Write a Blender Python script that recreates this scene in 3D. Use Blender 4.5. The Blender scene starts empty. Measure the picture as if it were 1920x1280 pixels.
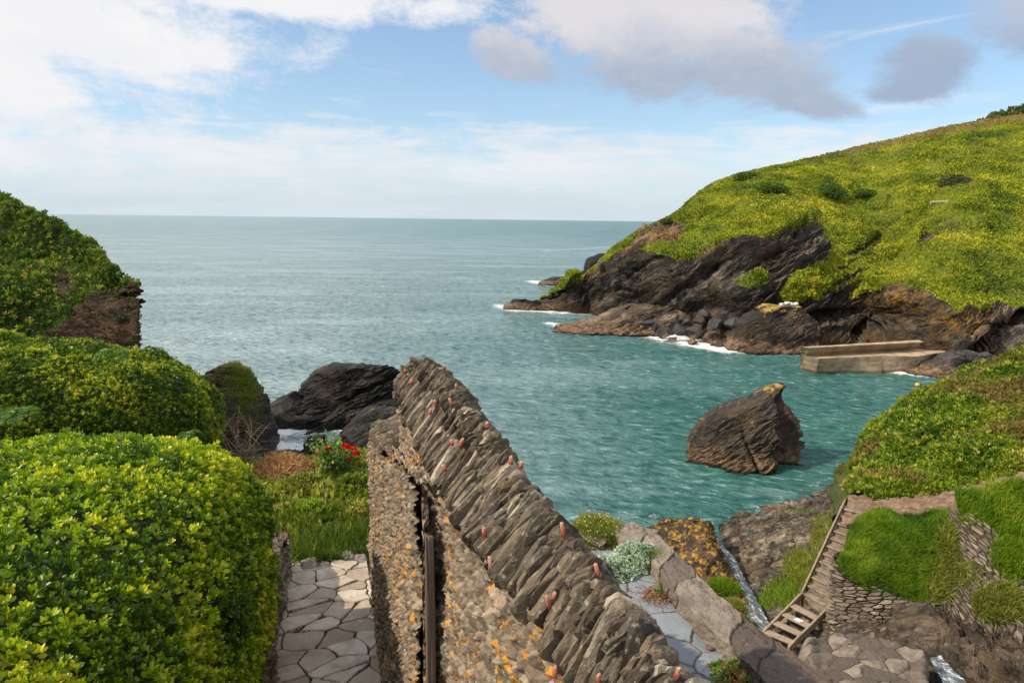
import bpy, math, random
import numpy as np
from mathutils import Matrix, Vector
R_ = math.radians
sc = bpy.context.scene
COL = sc.collection
# ---------------------------------------------------------------- camera frame (also used to survey points of the place)
FPX = 1280.0
PITCH, ROLL = R_(10.15), R_(0.72)
FW = np.array([0, math.cos(PITCH), -math.sin(PITCH)])
_R0 = np.array([1.0, 0, 0]); _U0 = np.cross(_R0, FW)
RT = math.cos(ROLL)*_R0 + math.sin(ROLL)*_U0
UP = math.cos(ROLL)*_U0 - math.sin(ROLL)*_R0
EYE = np.array([0, 0, 15.0])
def ray(x, y): return RT*((x-960)/FPX) + UP*((640-y)/FPX) + FW
def at(x, y, D):            # point seen at (x, y), D metres ahead
    v = ray(x, y); return EYE + v*D/v[1]
def atz(x, y, z=0.0):       # point seen at (x, y) at height z
    v = ray(x, y); return EYE + v*(z-15)/v[2]
def proj(P):
    v = P - EYE; d = v@FW
    return 960 + FPX*(v@RT)/d, 640 - FPX*(v@UP)/d
# wall frame
_a = -R_(15.5)
WS = np.array([math.sin(_a), math.cos(_a), 0]); WL = np.array([math.cos(_a), -math.sin(_a), 0])
def slh(s, l, h): return EYE + WS*s + WL*l - np.array([0, 0, 1.0])*h
def slhv(s, l, h):
    s, l, h = np.broadcast_arrays(s, l, h)
    return EYE + s[..., None]*WS + l[..., None]*WL - h[..., None]*np.array([0, 0, 1.0])
rng = np.random.default_rng(7)
# ---------------------------------------------------------------- noise
_perm = np.random.default_rng(1).permutation(256).astype(np.int64); _perm = np.concatenate([_perm]*3)
_g = np.random.default_rng(2).normal(size=(256, 3)); _g /= np.linalg.norm(_g, axis=1)[:, None]
def _h(i, j, k): return _perm[(_perm[(_perm[i & 255] + j) & 255] + k) & 255]
def perlin(P):
    P = np.asarray(P, float); i = np.floor(P).astype(np.int64); f = P - i
    u = f*f*f*(f*(f*6-15)+10); out = 0
    for dx in (0, 1):
        wx = u[..., 0] if dx else 1-u[..., 0]
        for dy in (0, 1):
            wy = u[..., 1] if dy else 1-u[..., 1]
            for dz in (0, 1):
                wz = u[..., 2] if dz else 1-u[..., 2]
                g = _g[_h(i[..., 0]+dx, i[..., 1]+dy, i[..., 2]+dz)]
                out = out + wx*wy*wz*(g[..., 0]*(f[..., 0]-dx)+g[..., 1]*(f[..., 1]-dy)+g[..., 2]*(f[..., 2]-dz))
    return out*1.5
def fbm(P, o=4, gain=.5):
    P = np.asarray(P, float); a = 1; s = 0
    for q in range(o): s = s + a*perlin(P*2**q + q*13.7); a *= gain
    return s
def rnd1(i, seed=0): return _h((np.asarray(i)*7+seed) & 255, (np.asarray(i) >> 3) & 255, seed & 255)/255.0
def worley(u, v, jit=.85, seed=0):
    iu = np.floor(u).astype(np.int64); iv = np.floor(v).astype(np.int64)
    F1 = np.full(u.shape, 9.0); F2 = np.full(u.shape, 9.0); ID = np.zeros(u.shape)
    for a in (-1, 0, 1):
        for b in (-1, 0, 1):
            x = iu+a; y = iv+b
            h1 = _h(x, y, seed)/255.; h2 = _h(y+31, x+7, seed+5)/255.; h3 = _h(x+3, y+91, seed+9)/255.
            d = np.hypot(x+.5+jit*(h1-.5)-u, y+.5+jit*(h2-.5)-v)
            m = d < F1
            F2 = np.where(m, F1, np.minimum(F2, d)); ID = np.where(m, h3, ID); F1 = np.where(m, d, F1)
    return F1, F2, ID
def strata(P, ang, k, seed=0, yk=.3):
    c, s = math.cos(ang), math.sin(ang)
    a = P[..., 0]*c + P[..., 2]*s; b = -P[..., 0]*s + P[..., 2]*c + yk*P[..., 1]
    w = fbm(P*.35*k**.5 + seed, 3)*.8
    out = 0
    for q, (kk, am) in enumerate(((k, .85), (k*2.7, .50), (k*6.5, .24))):
        t = b*kk + w*(1+q); L = np.floor(t).astype(np.int64); fr = t - L
        n = perlin(np.stack([a*kk*.22 + rnd1(L, 3+q)*37, L*1.7, P[..., 1]*kk*.2], -1))
        out = out + am*(np.clip(n*3, -.6, .6)*.75 + (rnd1(L, 11+q)-.5)*.8 + (fr-.5)*.6)
    return out
# ---------------------------------------------------------------- mesh building
class MB:
    def __init__(s): s.V = []; s.F = []; s.n = 0; s.A = {}; s.cnt = []
    def add(s, V, F, **attrs):
        V = np.asarray(V, float).reshape(-1, 3)
        if isinstance(F, np.ndarray): F = [F]
        for f in F: s.F.append(np.asarray(f, np.int64) + s.n)
        for k in set(s.A) | set(attrs):
            if k not in s.A: s.A[k] = [np.zeros(s.n)] if s.n else []
            val = attrs.get(k, 0.0)
            s.A[k].append(np.broadcast_to(np.asarray(val, float).ravel() if np.ndim(val) else val, (len(V),)).copy())
        s.V.append(V); s.n += len(V); return s
    def build(s, name, mat, parent=None, smooth=True, origin=None):
        V = np.concatenate(s.V)
        if parent is not None: o0 = np.array(parent.location)
        elif origin is not None: o0 = np.array(origin)
        else:
            lo, hi = V.min(0), V.max(0); o0 = np.array([(lo[0]+hi[0])/2, (lo[1]+hi[1])/2, lo[2]])
        V = V - o0
        me = bpy.data.meshes.new(name)
        tot = sum(f.size for f in s.F); nf = sum(len(f) for f in s.F)
        me.vertices.add(len(V)); me.vertices.foreach_set('co', V.astype(np.float32).ravel())
        me.loops.add(tot); me.polygons.add(nf)
        me.loops.foreach_set('vertex_index', np.concatenate([f.ravel() for f in s.F]).astype(np.int32))
        lt = np.concatenate([np.full(len(f), f.shape[1]) for f in s.F])
        ls = np.concatenate([[0], np.cumsum(lt)[:-1]])
        me.polygons.foreach_set('loop_start', ls.astype(np.int32))
        me.polygons.foreach_set('use_smooth', np.full(nf, bool(smooth)))
        for k, v in s.A.items():
            at_ = me.attributes.new(k, 'FLOAT', 'POINT'); at_.data.foreach_set('value', np.concatenate(v).astype(np.float32))
        me.update(calc_edges=True); me.validate()
        me.materials.append(mat)
        o = bpy.data.objects.new(name, me); COL.objects.link(o)
        if parent is not None: o.parent = parent
        else: o.location = o0
        return o
def tag(o, label=None, cat=None, group=None, kind=None):
    for k, v in (('label', label), ('category', cat), ('group', group), ('kind', kind)):
        if v: o[k] = v
    return o
def empty(name, loc, label, cat, group=None):
    o = bpy.data.objects.new(name, None); COL.objects.link(o); o.location = Vector([float(q) for q in loc]); o.empty_display_size = .2
    return tag(o, label, cat, group)
def gridF(nr, nc, flip=False):
    i = np.arange(nr-1)[:, None]*nc + np.arange(nc-1)[None]
    q = np.stack([i, i+1, i+nc+1, i+nc], -1).reshape(-1, 4)
    return q[:, ::-1] if flip else q
def catmull(C, n):
    C = np.asarray(C, float); m = len(C)
    t = np.linspace(0, m-1, n); i = np.minimum(t.astype(int), m-2); f = (t-i).reshape(-1, *([1]*(C.ndim-1)))
    E = np.concatenate([[2*C[0]-C[1]], C, [2*C[-1]-C[-2]]])
    p0, p1, p2, p3 = E[i], E[i+1], E[i+2], E[i+3]
    return .5*((2*p1) + (-p0+p2)*f + (2*p0-5*p1+4*p2-p3)*f**2 + (-p0+3*p1-3*p2+p3)*f**3)
def net(C, nr, nc):
    A = catmull(np.asarray(C, float), nr); return catmull(A.transpose(1, 0, 2), nc).transpose(1, 0, 2)
def gnorm(G):
    du = np.gradient(G, axis=1); dv = np.gradient(G, axis=0); n = np.cross(du, dv)
    return n/np.maximum(np.linalg.norm(n, axis=-1, keepdims=True), 1e-9)
def inpoly(x, y, poly):
    r = np.zeros(x.shape, bool); n = len(poly)
    for i in range(n):
        x1, y1 = poly[i]; x2, y2 = poly[(i+1) % n]
        if y1 == y2: continue
        r ^= ((y1 > y) != (y2 > y)) & (x < (x2-x1)*(y-y1)/(y2-y1)+x1)
    return r
def ss(a, b, x): t = np.clip((x-a)/(b-a), 0, 1); return t*t*(3-2*t)
_ico = {}
def ico(n):
    if n not in _ico:
        import bmesh
        b = bmesh.new(); bmesh.ops.create_icosphere(b, subdivisions=n, radius=1)
        _ico[n] = (np.array([v.co[:] for v in b.verts]), np.array([[v.index for v in f.verts] for f in b.faces])); b.free()
    return _ico[n]
def boulder(c, size, seed, n=4, cuts=9, rough=.06, up=None):
    r = np.random.default_rng(seed); V, F = ico(n); V = V.copy()
    for _ in range(cuts):
        d = r.normal(size=3); d /= np.linalg.norm(d); k = r.uniform(.45, .8)
        t = V@d - k; V -= np.where(t > 0, t, 0)[:, None]*d*.96
    V = V*(1+rough*fbm(V*2.2+seed, 4)[:, None]*1.6)
    a = r.uniform(0, 6.28); M = np.array([[math.cos(a), -math.sin(a), 0], [math.sin(a), math.cos(a), 0], [0, 0, 1]])
    return (V*1.25*np.asarray(size))@M.T + c, F
def slab(c, u, v, n, su, sv, sn, seed, lev=3, amp=.12):
    """split slate: an irregular polygonal plate, cut by planes, with stepped layers across its thickness"""
    V, F = ico(lev); r = np.random.default_rng(seed)
    V = V/np.maximum(np.abs(V).max(1, keepdims=True), 1e-6)**.85
    for _ in range(6):
        d = r.normal(size=3)*[1, .8, .55]; d /= np.linalg.norm(d); k = r.uniform(.74, 1.05)
        t = V@d - k; V = V - np.where(t > 0, t, 0)[:, None]*d
    P = V*[su, sv, sn]
    tt = P[:, 1]*150 + 1.5*fbm(P*14+seed, 2); lay = np.floor(tt); st = rnd1(lay.astype(int), seed % 97)-.5
    ed = np.maximum(np.abs(V[:, 0]), np.abs(V[:, 2]))**2
    nz = fbm(P*[16, 45, 26]+seed*3.1, 5, .6)
    V = V*(1+amp*1.1*nz[:, None]) + (st*ed)[:, None]*.17*np.sign(V)*[1, 0, 1]
    w = 1 - r.uniform(.1, .55)*np.clip(V[:, 0]*r.choice([-1, 1]), 0, 1)
    return c + V[:, 0:1]*u*su + V[:, 1:2]*v*sv*w[:, None] + V[:, 2:3]*n*sn, F
BOXF = np.array([[0, 3, 2, 1], [4, 5, 6, 7], [0, 1, 5, 4], [1, 2, 6, 5], [2, 3, 7, 6], [3, 0, 4, 7]])
def obox(c, a, b, d, bev=.08, wob=0, seed=0):
    """worn board: a box with half axes a, b, d, slightly rounded and wobbly"""
    c, a, b, d = map(lambda q: np.asarray(q, float), (c, a, b, d)); V, F = ico(4)
    T = V/np.abs(V).max(1, keepdims=True)
    T = T*(1-bev*.0)
    L = np.array([np.linalg.norm(a), np.linalg.norm(b), np.linalg.norm(d)]); rad = bev*L.min()
    Q = T*L; core = np.clip(Q, -(L-rad), L-rad); dd = Q-core; nn = np.linalg.norm(dd, axis=1, keepdims=True)
    Q = core + np.where(nn > 1e-9, dd/np.maximum(nn, 1e-9)*np.minimum(nn, rad), 0)
    if wob: Q = Q + wob*np.stack([fbm(Q*6+seed, 3), fbm(Q*6+9+seed, 3), fbm(Q*6+20+seed, 3)], 1)
    return c + Q[:, 0:1]*a/L[0] + Q[:, 1:2]*b/L[1] + Q[:, 2:3]*d/L[2], F
def tube(pts, rad, k=6):
    pts = np.asarray(pts, float); n = len(pts); rad = np.broadcast_to(rad, (n,))
    T = np.gradient(pts, axis=0); T /= np.maximum(np.linalg.norm(T, axis=1, keepdims=True), 1e-9)
    ref = np.array([.31, .92, .2]); A = np.cross(T, ref); A /= np.linalg.norm(A, axis=1, keepdims=True); B = np.cross(T, A)
    th = np.arange(k)/k*2*math.pi
    V = pts[:, None] + rad[:, None, None]*(np.cos(th)[None, :, None]*A[:, None]+np.sin(th)[None, :, None]*B[:, None])
    i = np.arange(n-1)[:, None]*k; j = np.arange(k)[None]; j2 = (j+1) % k
    return V.reshape(-1, 3), np.stack([i+j, i+j2, i+k+j2, i+k+j], -1).reshape(-1, 4)
LEAF = (np.array([[0, 0, 0], [-.27, .36, .1], [.27, .36, .1], [0, .42, 0], [-.25, .74, .08], [.25, .74, .08], [0, 1, -.04]]),
        np.array([[0, 3, 1], [0, 2, 3], [1, 3, 4], [3, 6, 4], [3, 2, 5], [3, 5, 6]]))
DIA = (np.array([[0, 0, 0], [-.3, .5, .08], [.3, .5, .08], [0, 1, 0]]), np.array([[0, 2, 3], [0, 3, 1]]))
BLADE = (np.array([[-.035, 0, 0], [.035, 0, 0], [-.03, .5, .05], [.03, .5, .05], [0, 1, .25]]), np.array([[0, 1, 3], [0, 3, 2], [2, 3, 4]]))
NEEDLE = (np.array([[-.07, 0, 0], [.07, 0, 0], [0, 1, .1]]), np.array([[0, 1, 2]]))
def leaves(mb, P, fwd, size, tmpl, r, rndv=None, **at_):
    n = len(P); T, F = tmpl
    fwd = fwd/np.maximum(np.linalg.norm(fwd, axis=1, keepdims=True), 1e-9)
    q = r.normal(size=(n, 3)); side = np.cross(fwd, q); side /= np.maximum(np.linalg.norm(side, axis=1, keepdims=True), 1e-9)
    up = np.cross(side, fwd); size = np.broadcast_to(size, (n,))
    V = P[:, None] + size[:, None, None]*(T[None, :, 0:1]*side[:, None]+T[None, :, 1:2]*fwd[:, None]+T[None, :, 2:3]*up[:, None])
    k = len(T); FF = (np.arange(n)[:, None, None]*k + F[None]).reshape(-1, 3)
    if rndv is None: rndv = r.random(n)
    at2 = {a: np.repeat(np.broadcast_to(b, (n,)), k) for a, b in at_.items()}
    mb.add(V.reshape(-1, 3), FF, rnd=np.repeat(rndv, k), **at2)
def sample(G, N, n, r, w=None):
    """n random points on grid surface G (nr, nc, 3) with weights w per cell"""
    a = np.linalg.norm(np.cross(G[1:, :-1]-G[:-1, :-1], G[:-1, 1:]-G[:-1, :-1]), axis=-1)
    if w is not None: a = a*w[:-1, :-1]
    p = a.ravel()/a.sum(); idx = r.choice(p.size, n, p=p); i, j = np.divmod(idx, a.shape[1])
    u, v = r.random((2, n)); u = u[:, None]; v = v[:, None]
    P = (G[i, j]*(1-u)+G[i+1, j]*u)*(1-v) + (G[i, j+1]*(1-u)+G[i+1, j+1]*u)*v
    return P, N[i, j], i, j
def rosettes(mb, P, N, size, r, per=6, spread=.8, up=.25, tmpl=LEAF, **at_):
    n = len(P); ax = N + up*np.array([0, 0, 1.]) + r.normal(size=(n, 3))*.35; ax /= np.linalg.norm(ax, axis=1, keepdims=True)
    t = np.cross(ax, r.normal(size=(n, 3))); t /= np.linalg.norm(t, axis=1, keepdims=True); b = np.cross(ax, t)
    tone = np.clip(r.normal(.5, .2, n)+.55*fbm(P*2.2+7, 3)/max(1, 1), 0, 1); sz = np.broadcast_to(size, (n,))*r.uniform(.7, 1.25, n)
    for k in range(per):
        th = k*2.4 + r.uniform(-.4, .4, n); el = spread*(1.25 - .9*k/per) + r.uniform(-.15, .15, n)
        d = ax*np.cos(el)[:, None] + (t*np.cos(th)[:, None]+b*np.sin(th)[:, None])*np.sin(el)[:, None]
        at2 = {a: np.broadcast_to(c, (n,)) for a, c in at_.items()}
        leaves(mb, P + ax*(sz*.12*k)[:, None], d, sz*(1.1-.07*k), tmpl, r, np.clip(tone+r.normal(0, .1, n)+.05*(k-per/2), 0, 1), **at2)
def superell(c, rad, e1=.55, e2=.6, nu=120, nv=60, amp=.06, fr=1.5, seed=0, half=True):
    th = np.linspace(0, 2*math.pi, nu)[None]; ph = np.linspace(-.35 if half else -math.pi/2, math.pi/2, nv)[:, None]
    p = lambda x, e: np.sign(x)*np.abs(x)**e
    X = p(np.cos(ph), e1)*p(np.cos(th), e2); Y = p(np.cos(ph), e1)*p(np.sin(th), e2); Z = p(np.sin(ph), e1)*np.ones_like(th)
    G = np.stack([X, Y, Z], -1)*rad
    N = G/np.asarray(rad)**2; N /= np.maximum(np.linalg.norm(N, axis=-1, keepdims=True), 1e-9)
    G = G + c; G = G + N*(amp*fbm(G*fr+seed, 4))[..., None]
    return G, N
# ---------------------------------------------------------------- materials
class NT:
    def __init__(s, name, world=None):
        if world: s.t = world.node_tree
        else: s.m = bpy.data.materials.new(name); s.m.use_nodes = True; s.t = s.m.node_tree
        s.t.nodes.clear()
    def n(s, typ, _p=None, **inp):
        nd = s.t.nodes.new('ShaderNode'+typ)
        for k, v in (_p or {}).items(): setattr(nd, k, v)
        for k, v in inp.items():
            k2 = int(k[1:]) if k[0] == 'i' and k[1:].isdigit() else k.replace('_', ' ')
            s.set(nd.inputs[k2], v)
        return nd
    def set(s, sock, v):
        if isinstance(v, bpy.types.Node): v = v.outputs[0]
        if isinstance(v, bpy.types.NodeSocket): s.t.links.new(v, sock)
        else:
            if sock.type == 'RGBA' and len(v) == 3: v = (*v, 1)
            sock.default_value = v
    def math(s, op, a, b=0.0, c=0.0, clamp=False):
        nd = s.n('Math', dict(operation=op, use_clamp=clamp)); s.set(nd.inputs[0], a); s.set(nd.inputs[1], b)
        if op in ('MULTIPLY_ADD', 'SMOOTH_MIN'): s.set(nd.inputs[2], c)
        return nd.outputs[0]
    def mix(s, f, a, b, mode='MIX'):
        nd = s.n('Mix', dict(data_type='RGBA', blend_type=mode, clamp_factor=True)); s.set(nd.inputs[0], f); s.set(nd.inputs[6], a); s.set(nd.inputs[7], b)
        return nd.outputs[2]
    def step(s, x, a, b, lo=0., hi=1.):
        nd = s.n('MapRange', dict(interpolation_type='SMOOTHSTEP'), Value=x); nd.inputs[1].default_value = a; nd.inputs[2].default_value = b
        nd.inputs[3].default_value = lo; nd.inputs[4].default_value = hi; return nd.outputs[0]
    def pos(s): return s.n('NewGeometry').outputs['Position']
    def sepz(s, v): return s.n('SeparateXYZ', Vector=v).outputs
    def map(s, v, rot=(0, 0, 0), scale=(1, 1, 1), loc=(0, 0, 0)):
        return s.n('Mapping', Vector=v, Rotation=rot, Scale=scale, Location=loc).outputs[0]
    def noise(s, v, scale=1., det=4., rough=.55, dist=0.):
        return s.n('TexNoise', Vector=v, Scale=scale, Detail=det, Roughness=rough, Distortion=dist).outputs[0]
    def ramp(s, f, stops):
        nd = s.n('ValToRGB', Fac=f); cr = nd.color_ramp
        while len(cr.elements) < len(stops): cr.elements.new(.5)
        for e, (p, c) in zip(cr.elements, stops): e.position = p; e.color = (*c, 1)
        return nd.outputs[0]
    def attr(s, name): return s.n('Attribute', dict(attribute_name=name)).outputs['Fac']
    def bump(s, h, st=.5, dist=.05, nrm=None):
        nd = s.n('Bump', Height=h, Strength=st, Distance=dist)
        if nrm is not None: s.set(nd.inputs['Normal'], nrm)
        return nd.outputs[0]
    def out(s, sh):
        o = s.n('OutputMaterial'); s.set(o.inputs[0], sh); return s.m
    def pbr(s, col, rough=.9, nrm=None, spec=.3, **k):
        nd = s.n('BsdfPrincipled'); s.set(nd.inputs['Base Color'], col); s.set(nd.inputs['Roughness'], rough); s.set(nd.inputs['Specular IOR Level'], spec)
        if nrm is not None: s.set(nd.inputs['Normal'], nrm)
        for a, b in k.items(): s.set(nd.inputs[a.replace('_', ' ')], b)
        return nd.outputs[0]
def leaf_mat(name, stops, trans=.35, rough=.45, spec=.35, patch=None, patch_scale=.3, back=None):
    stops = [(p, tuple(min(.75, q*1.24) for q in c)) for p, c in stops]
    m = NT(name); r = m.attr('rnd'); c = m.ramp(r, stops)
    if patch: c = m.mix(m.step(m.noise(m.pos(), patch_scale, 3), .48, .62), c, m.mix(.75, c, patch))
    p = m.pbr(c, rough, spec=spec)
    if trans:
        tr = m.n('BsdfTranslucent', Color=m.mix(1., c, back or (1.25, 1.35, .6), 'MULTIPLY'))
        p = m.n('MixShader', i0=trans, i1=p, i2=tr.outputs[0]).outputs[0]
    return m.out(p)
def rock_nodes(m, ang, k, dark, mid, light, lichen=None, lich=(.6, .7), bump=.6, bd=.05, band=None, yk=0.3, warm=None):
    P = m.pos(); c_, s_ = math.cos(ang), math.sin(ang)
    dot = lambda v: m.n('VectorMath', dict(operation='DOT_PRODUCT'), i0=P, i1=v).outputs['Value']
    S = m.n('CombineXYZ', X=dot((c_*k*.16, 0, s_*k*.16)), Y=dot((0, k*.16, 0)), Z=dot((-s_*k, yk*k, c_*k))).outputs[0]
    # rotate about Y so that local x runs along the beds
    n1 = m.noise(S, 1., 6, .62, .4); n2 = m.noise(P, k*.6, 5, .6); n3 = m.noise(S, 3.2, 5, .65, .3); n4 = m.noise(S, 9., 4, .7, .2)
    c = m.ramp(n1, [(.28, dark), (.5, mid), (.72, light)])
    c = m.mix(m.step(n2, .35, .7), c, m.mix(.6, c, dark))
    c = m.mix(m.step(n3, .52, .75), c, m.mix(.45, c, light))
    c = m.mix(m.step(n4, .50, .62, 0, .75), c, dark); c = m.mix(m.step(n4, .42, .32, 0, .5), c, light)
    if warm: c = m.mix(m.step(m.noise(P, k*.25, 3), .52, .66), c, m.mix(.6, c, warm))
    if lichen: c = m.mix(m.step(m.noise(m.map(P, scale=(1, 1, 1)), k*1.6, 6, .7), *lich), c, lichen)
    h = m.math('ADD', m.math('MULTIPLY', n3, .5), m.math('ADD', n1, m.math('ADD', m.math('MULTIPLY', n4, .35), m.math('MULTIPLY', m.noise(P, k*5, 5, .7), .3))))
    return P, c, m.bump(h, bump, bd), n2
# ================================================================ camera, sky, sun, sea
SUN_AZ, SUN_EL = R_(-106), R_(42)          # azimuth from the view direction (+Y), negative = left
cam_d = bpy.data.cameras.new('camera'); cam = bpy.data.objects.new('camera', cam_d); COL.objects.link(cam); sc.camera = cam
cam_d.sensor_width = 36; cam_d.lens = 24; cam_d.clip_start = .05; cam_d.clip_end = 40000
Mx = Matrix(((RT[0], UP[0], -FW[0], 0), (RT[1], UP[1], -FW[1], 0), (RT[2], UP[2], -FW[2], 15), (0, 0, 0, 1))); cam.matrix_world = Mx
sc.cycles.use_denoising = True; sc.cycles.sample_clamp_indirect = 4
sc.view_settings.view_transform = 'Standard'; sc.view_settings.look = 'None'; sc.view_settings.exposure = 0; sc.view_settings.gamma = 1
sun_d = bpy.data.lights.new('sun', 'SUN'); sun_d.energy = 5.0; sun_d.specular_factor = 1.0; sun_d.angle = R_(.6); sun_d.color = (1, .88, .70)
sun = bpy.data.objects.new('sun', sun_d); COL.objects.link(sun)
sv = Vector((math.sin(SUN_AZ)*math.cos(SUN_EL), math.cos(SUN_AZ)*math.cos(SUN_EL), math.sin(SUN_EL)))
sun.rotation_euler = sv.to_track_quat('Z', 'Y').to_euler(); sun.location = (-30, -10, 60)
w = bpy.data.worlds.new('World'); sc.world = w; w.use_nodes = True
def make_sky():
    m = NT('', w); d = m.n('TexCoord').outputs['Generated']; X, Y, Z = m.sepz(d)
    sky = m.n('TexSky', dict(sky_type='NISHITA', sun_disc=False, sun_elevation=SUN_EL, sun_rotation=SUN_AZ, air_density=1.0, dust_density=.6, ozone_density=1.6))
    az = m.math('ARCTAN2', X, Y); el = m.math('ARCSINE', Z)
    def ae(px, py): v = ray(px, py); return math.atan2(v[0], v[1]), math.asin(v[2]/np.linalg.norm(v))
    Q = m.n('CombineXYZ', X=az, Y=el, Z=0.0).outputs[0]
    def nz(sx, sy, det=6, rough=.6, off=0, dist=.3): return m.noise(m.map(Q, scale=(sx, sy, 1), loc=(off, off*.7, off)), 1, det, rough, dist)
    wob = m.math('MULTIPLY', m.math('SUBTRACT', nz(7, 15, 8, .66), .5), 2.6)
    wob2 = m.math('MULTIPLY', m.math('SUBTRACT', nz(16, 26, 8, .70, 4.4), .5), 2.4)
    def blob(px, py, rx, ry, rot=0):
        a, e = ae(px, py); rx /= 1400; ry /= 1280
        da = m.math('SUBTRACT', az, a); de = m.math('SUBTRACT', el, e); c, s = math.cos(R_(rot)), math.sin(R_(rot))
        u = m.math('DIVIDE', m.math('ADD', m.math('MULTIPLY', da, c), m.math('MULTIPLY', de, s)), rx)
        v = m.math('DIVIDE', m.math('ADD', m.math('MULTIPLY', da, -s), m.math('MULTIPLY', de, c)), ry)
        return m.math('SUBTRACT', 1.0, m.math('SQRT', m.math('ADD', m.math('MULTIPLY', u, u), m.math('MULTIPLY', v, v))))
    def union(bl):
        o = blob(*bl[0])
        for b in bl[1:]: o = m.math('MAXIMUM', o, blob(*b))
        return o
    # high white bank at the left and thin streaks
    left = union([(-60, -30, 560, 130, -4), (120, 50, 380, 95, -4), (560, 0, 420, 42, 1), (330, 110, 190, 42, 10), (20, 182, 120, 10), (-300, 60, 500, 200)])
    ml = m.step(m.math('ADD', left, m.math('ADD', m.math('MULTIPLY', wob, .5), m.math('MULTIPLY', wob2, .45))), .0, .6)
    # layered band over the horizon
    band = m.math('ADD', m.math('MULTIPLY', m.math('SUBTRACT', nz(5, 34, 6, .6, 3.1, .6), .5), 1.6),
                  m.step(el, ae(900, 170)[1], ae(900, 290)[1], -.55, .32))
    mb_ = m.math('MULTIPLY', m.step(m.math('ADD', band, m.math('MULTIPLY', wob2, .35)), -.12, .46), .92)
    low = m.step(el, ae(900, 405)[1], ae(900, 300)[1], .55, 0.0)
    # wisps everywhere else
    wis = m.math('MULTIPLY', m.step(nz(5, 22, 7, .6, 9.3, .8), .58, .78), .5)
    grey = union([(1130, 10, 210, 120, -8), (1290, 60, 250, 120, -12), (1400, 115, 190, 80, -14), (1490, 185, 140, 30, -18), (1230, 130, 170, 60), (960, 105, 110, 48, -12)])
    mg = m.math('MULTIPLY', m.step(m.math('ADD', grey, m.math('ADD', m.math('MULTIPLY', wob, .42), m.math('MULTIPLY', wob2, .5))), -.02, .50), .93)
    g2 = union([(1742, 130, 100, 58, -10), (1940, 0, 110, 90, -20), (1720, 165, 90, 26)])
    mg2 = m.math('MULTIPLY', m.step(m.math('ADD', g2, m.math('ADD', m.math('MULTIPLY', wob, .42), m.math('MULTIPLY', wob2, .5))), -.02, .55), .85)
    K = 10.
    def C(r, g, b): return (r*K, g*K, b*K)
    shade = m.step(m.math('ADD', el, m.math('MULTIPLY', m.math('SUBTRACT', nz(4, 9, 4, .55, 5.), .5), .12)), ae(1300, 190)[1], ae(1100, 20)[1])
    gcol = m.mix(m.math('ADD', shade, m.math('MULTIPLY', wob2, .35), clamp=True), C(.42, .48, .60), C(.80, .76, .78))
    wcol = m.mix(nz(6, 16, 5, .6, 7.), C(.80, .83, .90), C(1.0, .97, .95))
    sk = m.mix(m.step(el, 0.0, .45, .30, .12), m.mix(1., sky.outputs[0], (1.35, 1.5, 1.62), 'MULTIPLY'), C(.62, .80, .93))
    c = m.mix(wis, sk, C(.86, .88, .92))
    c = m.mix(mb_, c, m.mix(nz(4, 26, 5, .6, 1.7), C(.62, .71, .82), C(1.0, .98, .97)))
    c = m.mix(low, c, C(.58, .70, .80))
    c = m.mix(ml, c, wcol); c = m.mix(mg, c, gcol); c = m.mix(mg2, c, m.mix(shade, C(.36, .43, .56), C(.55, .58, .68)))
    # bright unseen cloud deck added overhead and behind the viewpoint to soften shadows
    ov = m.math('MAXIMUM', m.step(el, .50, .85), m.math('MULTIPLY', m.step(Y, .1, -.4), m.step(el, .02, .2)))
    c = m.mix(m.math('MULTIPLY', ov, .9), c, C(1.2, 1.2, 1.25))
    # below the horizon: dim bluish ground bounce
    c = m.mix(m.step(el, -.05, 0.0), C(.10, .13, .14), c)
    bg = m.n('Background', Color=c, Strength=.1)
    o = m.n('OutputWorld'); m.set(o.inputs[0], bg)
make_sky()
# foam shorelines: list of (pixel polyline, width, strength)
FOAM = [([(935, 572), (960, 582), (1010, 584), (1060, 588), (1110, 588)], 3.0, .9), ([(1000, 528), (1035, 535), (1060, 533)], 3.5, 1.1),
        ([(1035, 607), (1090, 622), (1150, 620), (1190, 622), (1240, 630), (1290, 642), (1330, 652), (1375, 655)], 2.2, 1.0),
        ([(1230, 628), (1300, 645), (1370, 655)], 3.2, 1.5), ([(1400, 656), (1490, 662)], .8, .5), ([(1670, 697), (1730, 706), (1790, 700)], 1.6, .9),
        ([(1284, 850), (1300, 862), (1340, 872), (1380, 880)], .8, .45), ([(1495, 690), (1530, 702), (1640, 700)], .5, .35),
        ([(1180, 962), (1260, 975), (1330, 978), (1420, 950), (1600, 885)], 1.6, .5),
        ([(490, 822), (560, 800), (620, 795), (690, 800)], 3.2, 1.0), ([(500, 835), (560, 840), (600, 832)], 3.0, .9), ([(738, 770), (748, 790)], 3, 1.6), ([(540, 750), (560, 742)], 1.5, .8),
        ([(280, 640), (340, 655), (420, 625), (480, 640)], 8, .55), ([(300, 690), (420, 700), (520, 720)], 9, .5), ([(290, 553), (360, 547)], 3, .6), ([(480, 490), (600, 487)], 5, .5),
        ([(730, 528), (870, 523)], 4, .5), ([(1020, 470), (1170, 462)], 7, .7), ([(380, 546), (520, 542)], 3, .4), ([(1180, 625), (1230, 640), (1330, 660)], 1.2, .6)]
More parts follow.
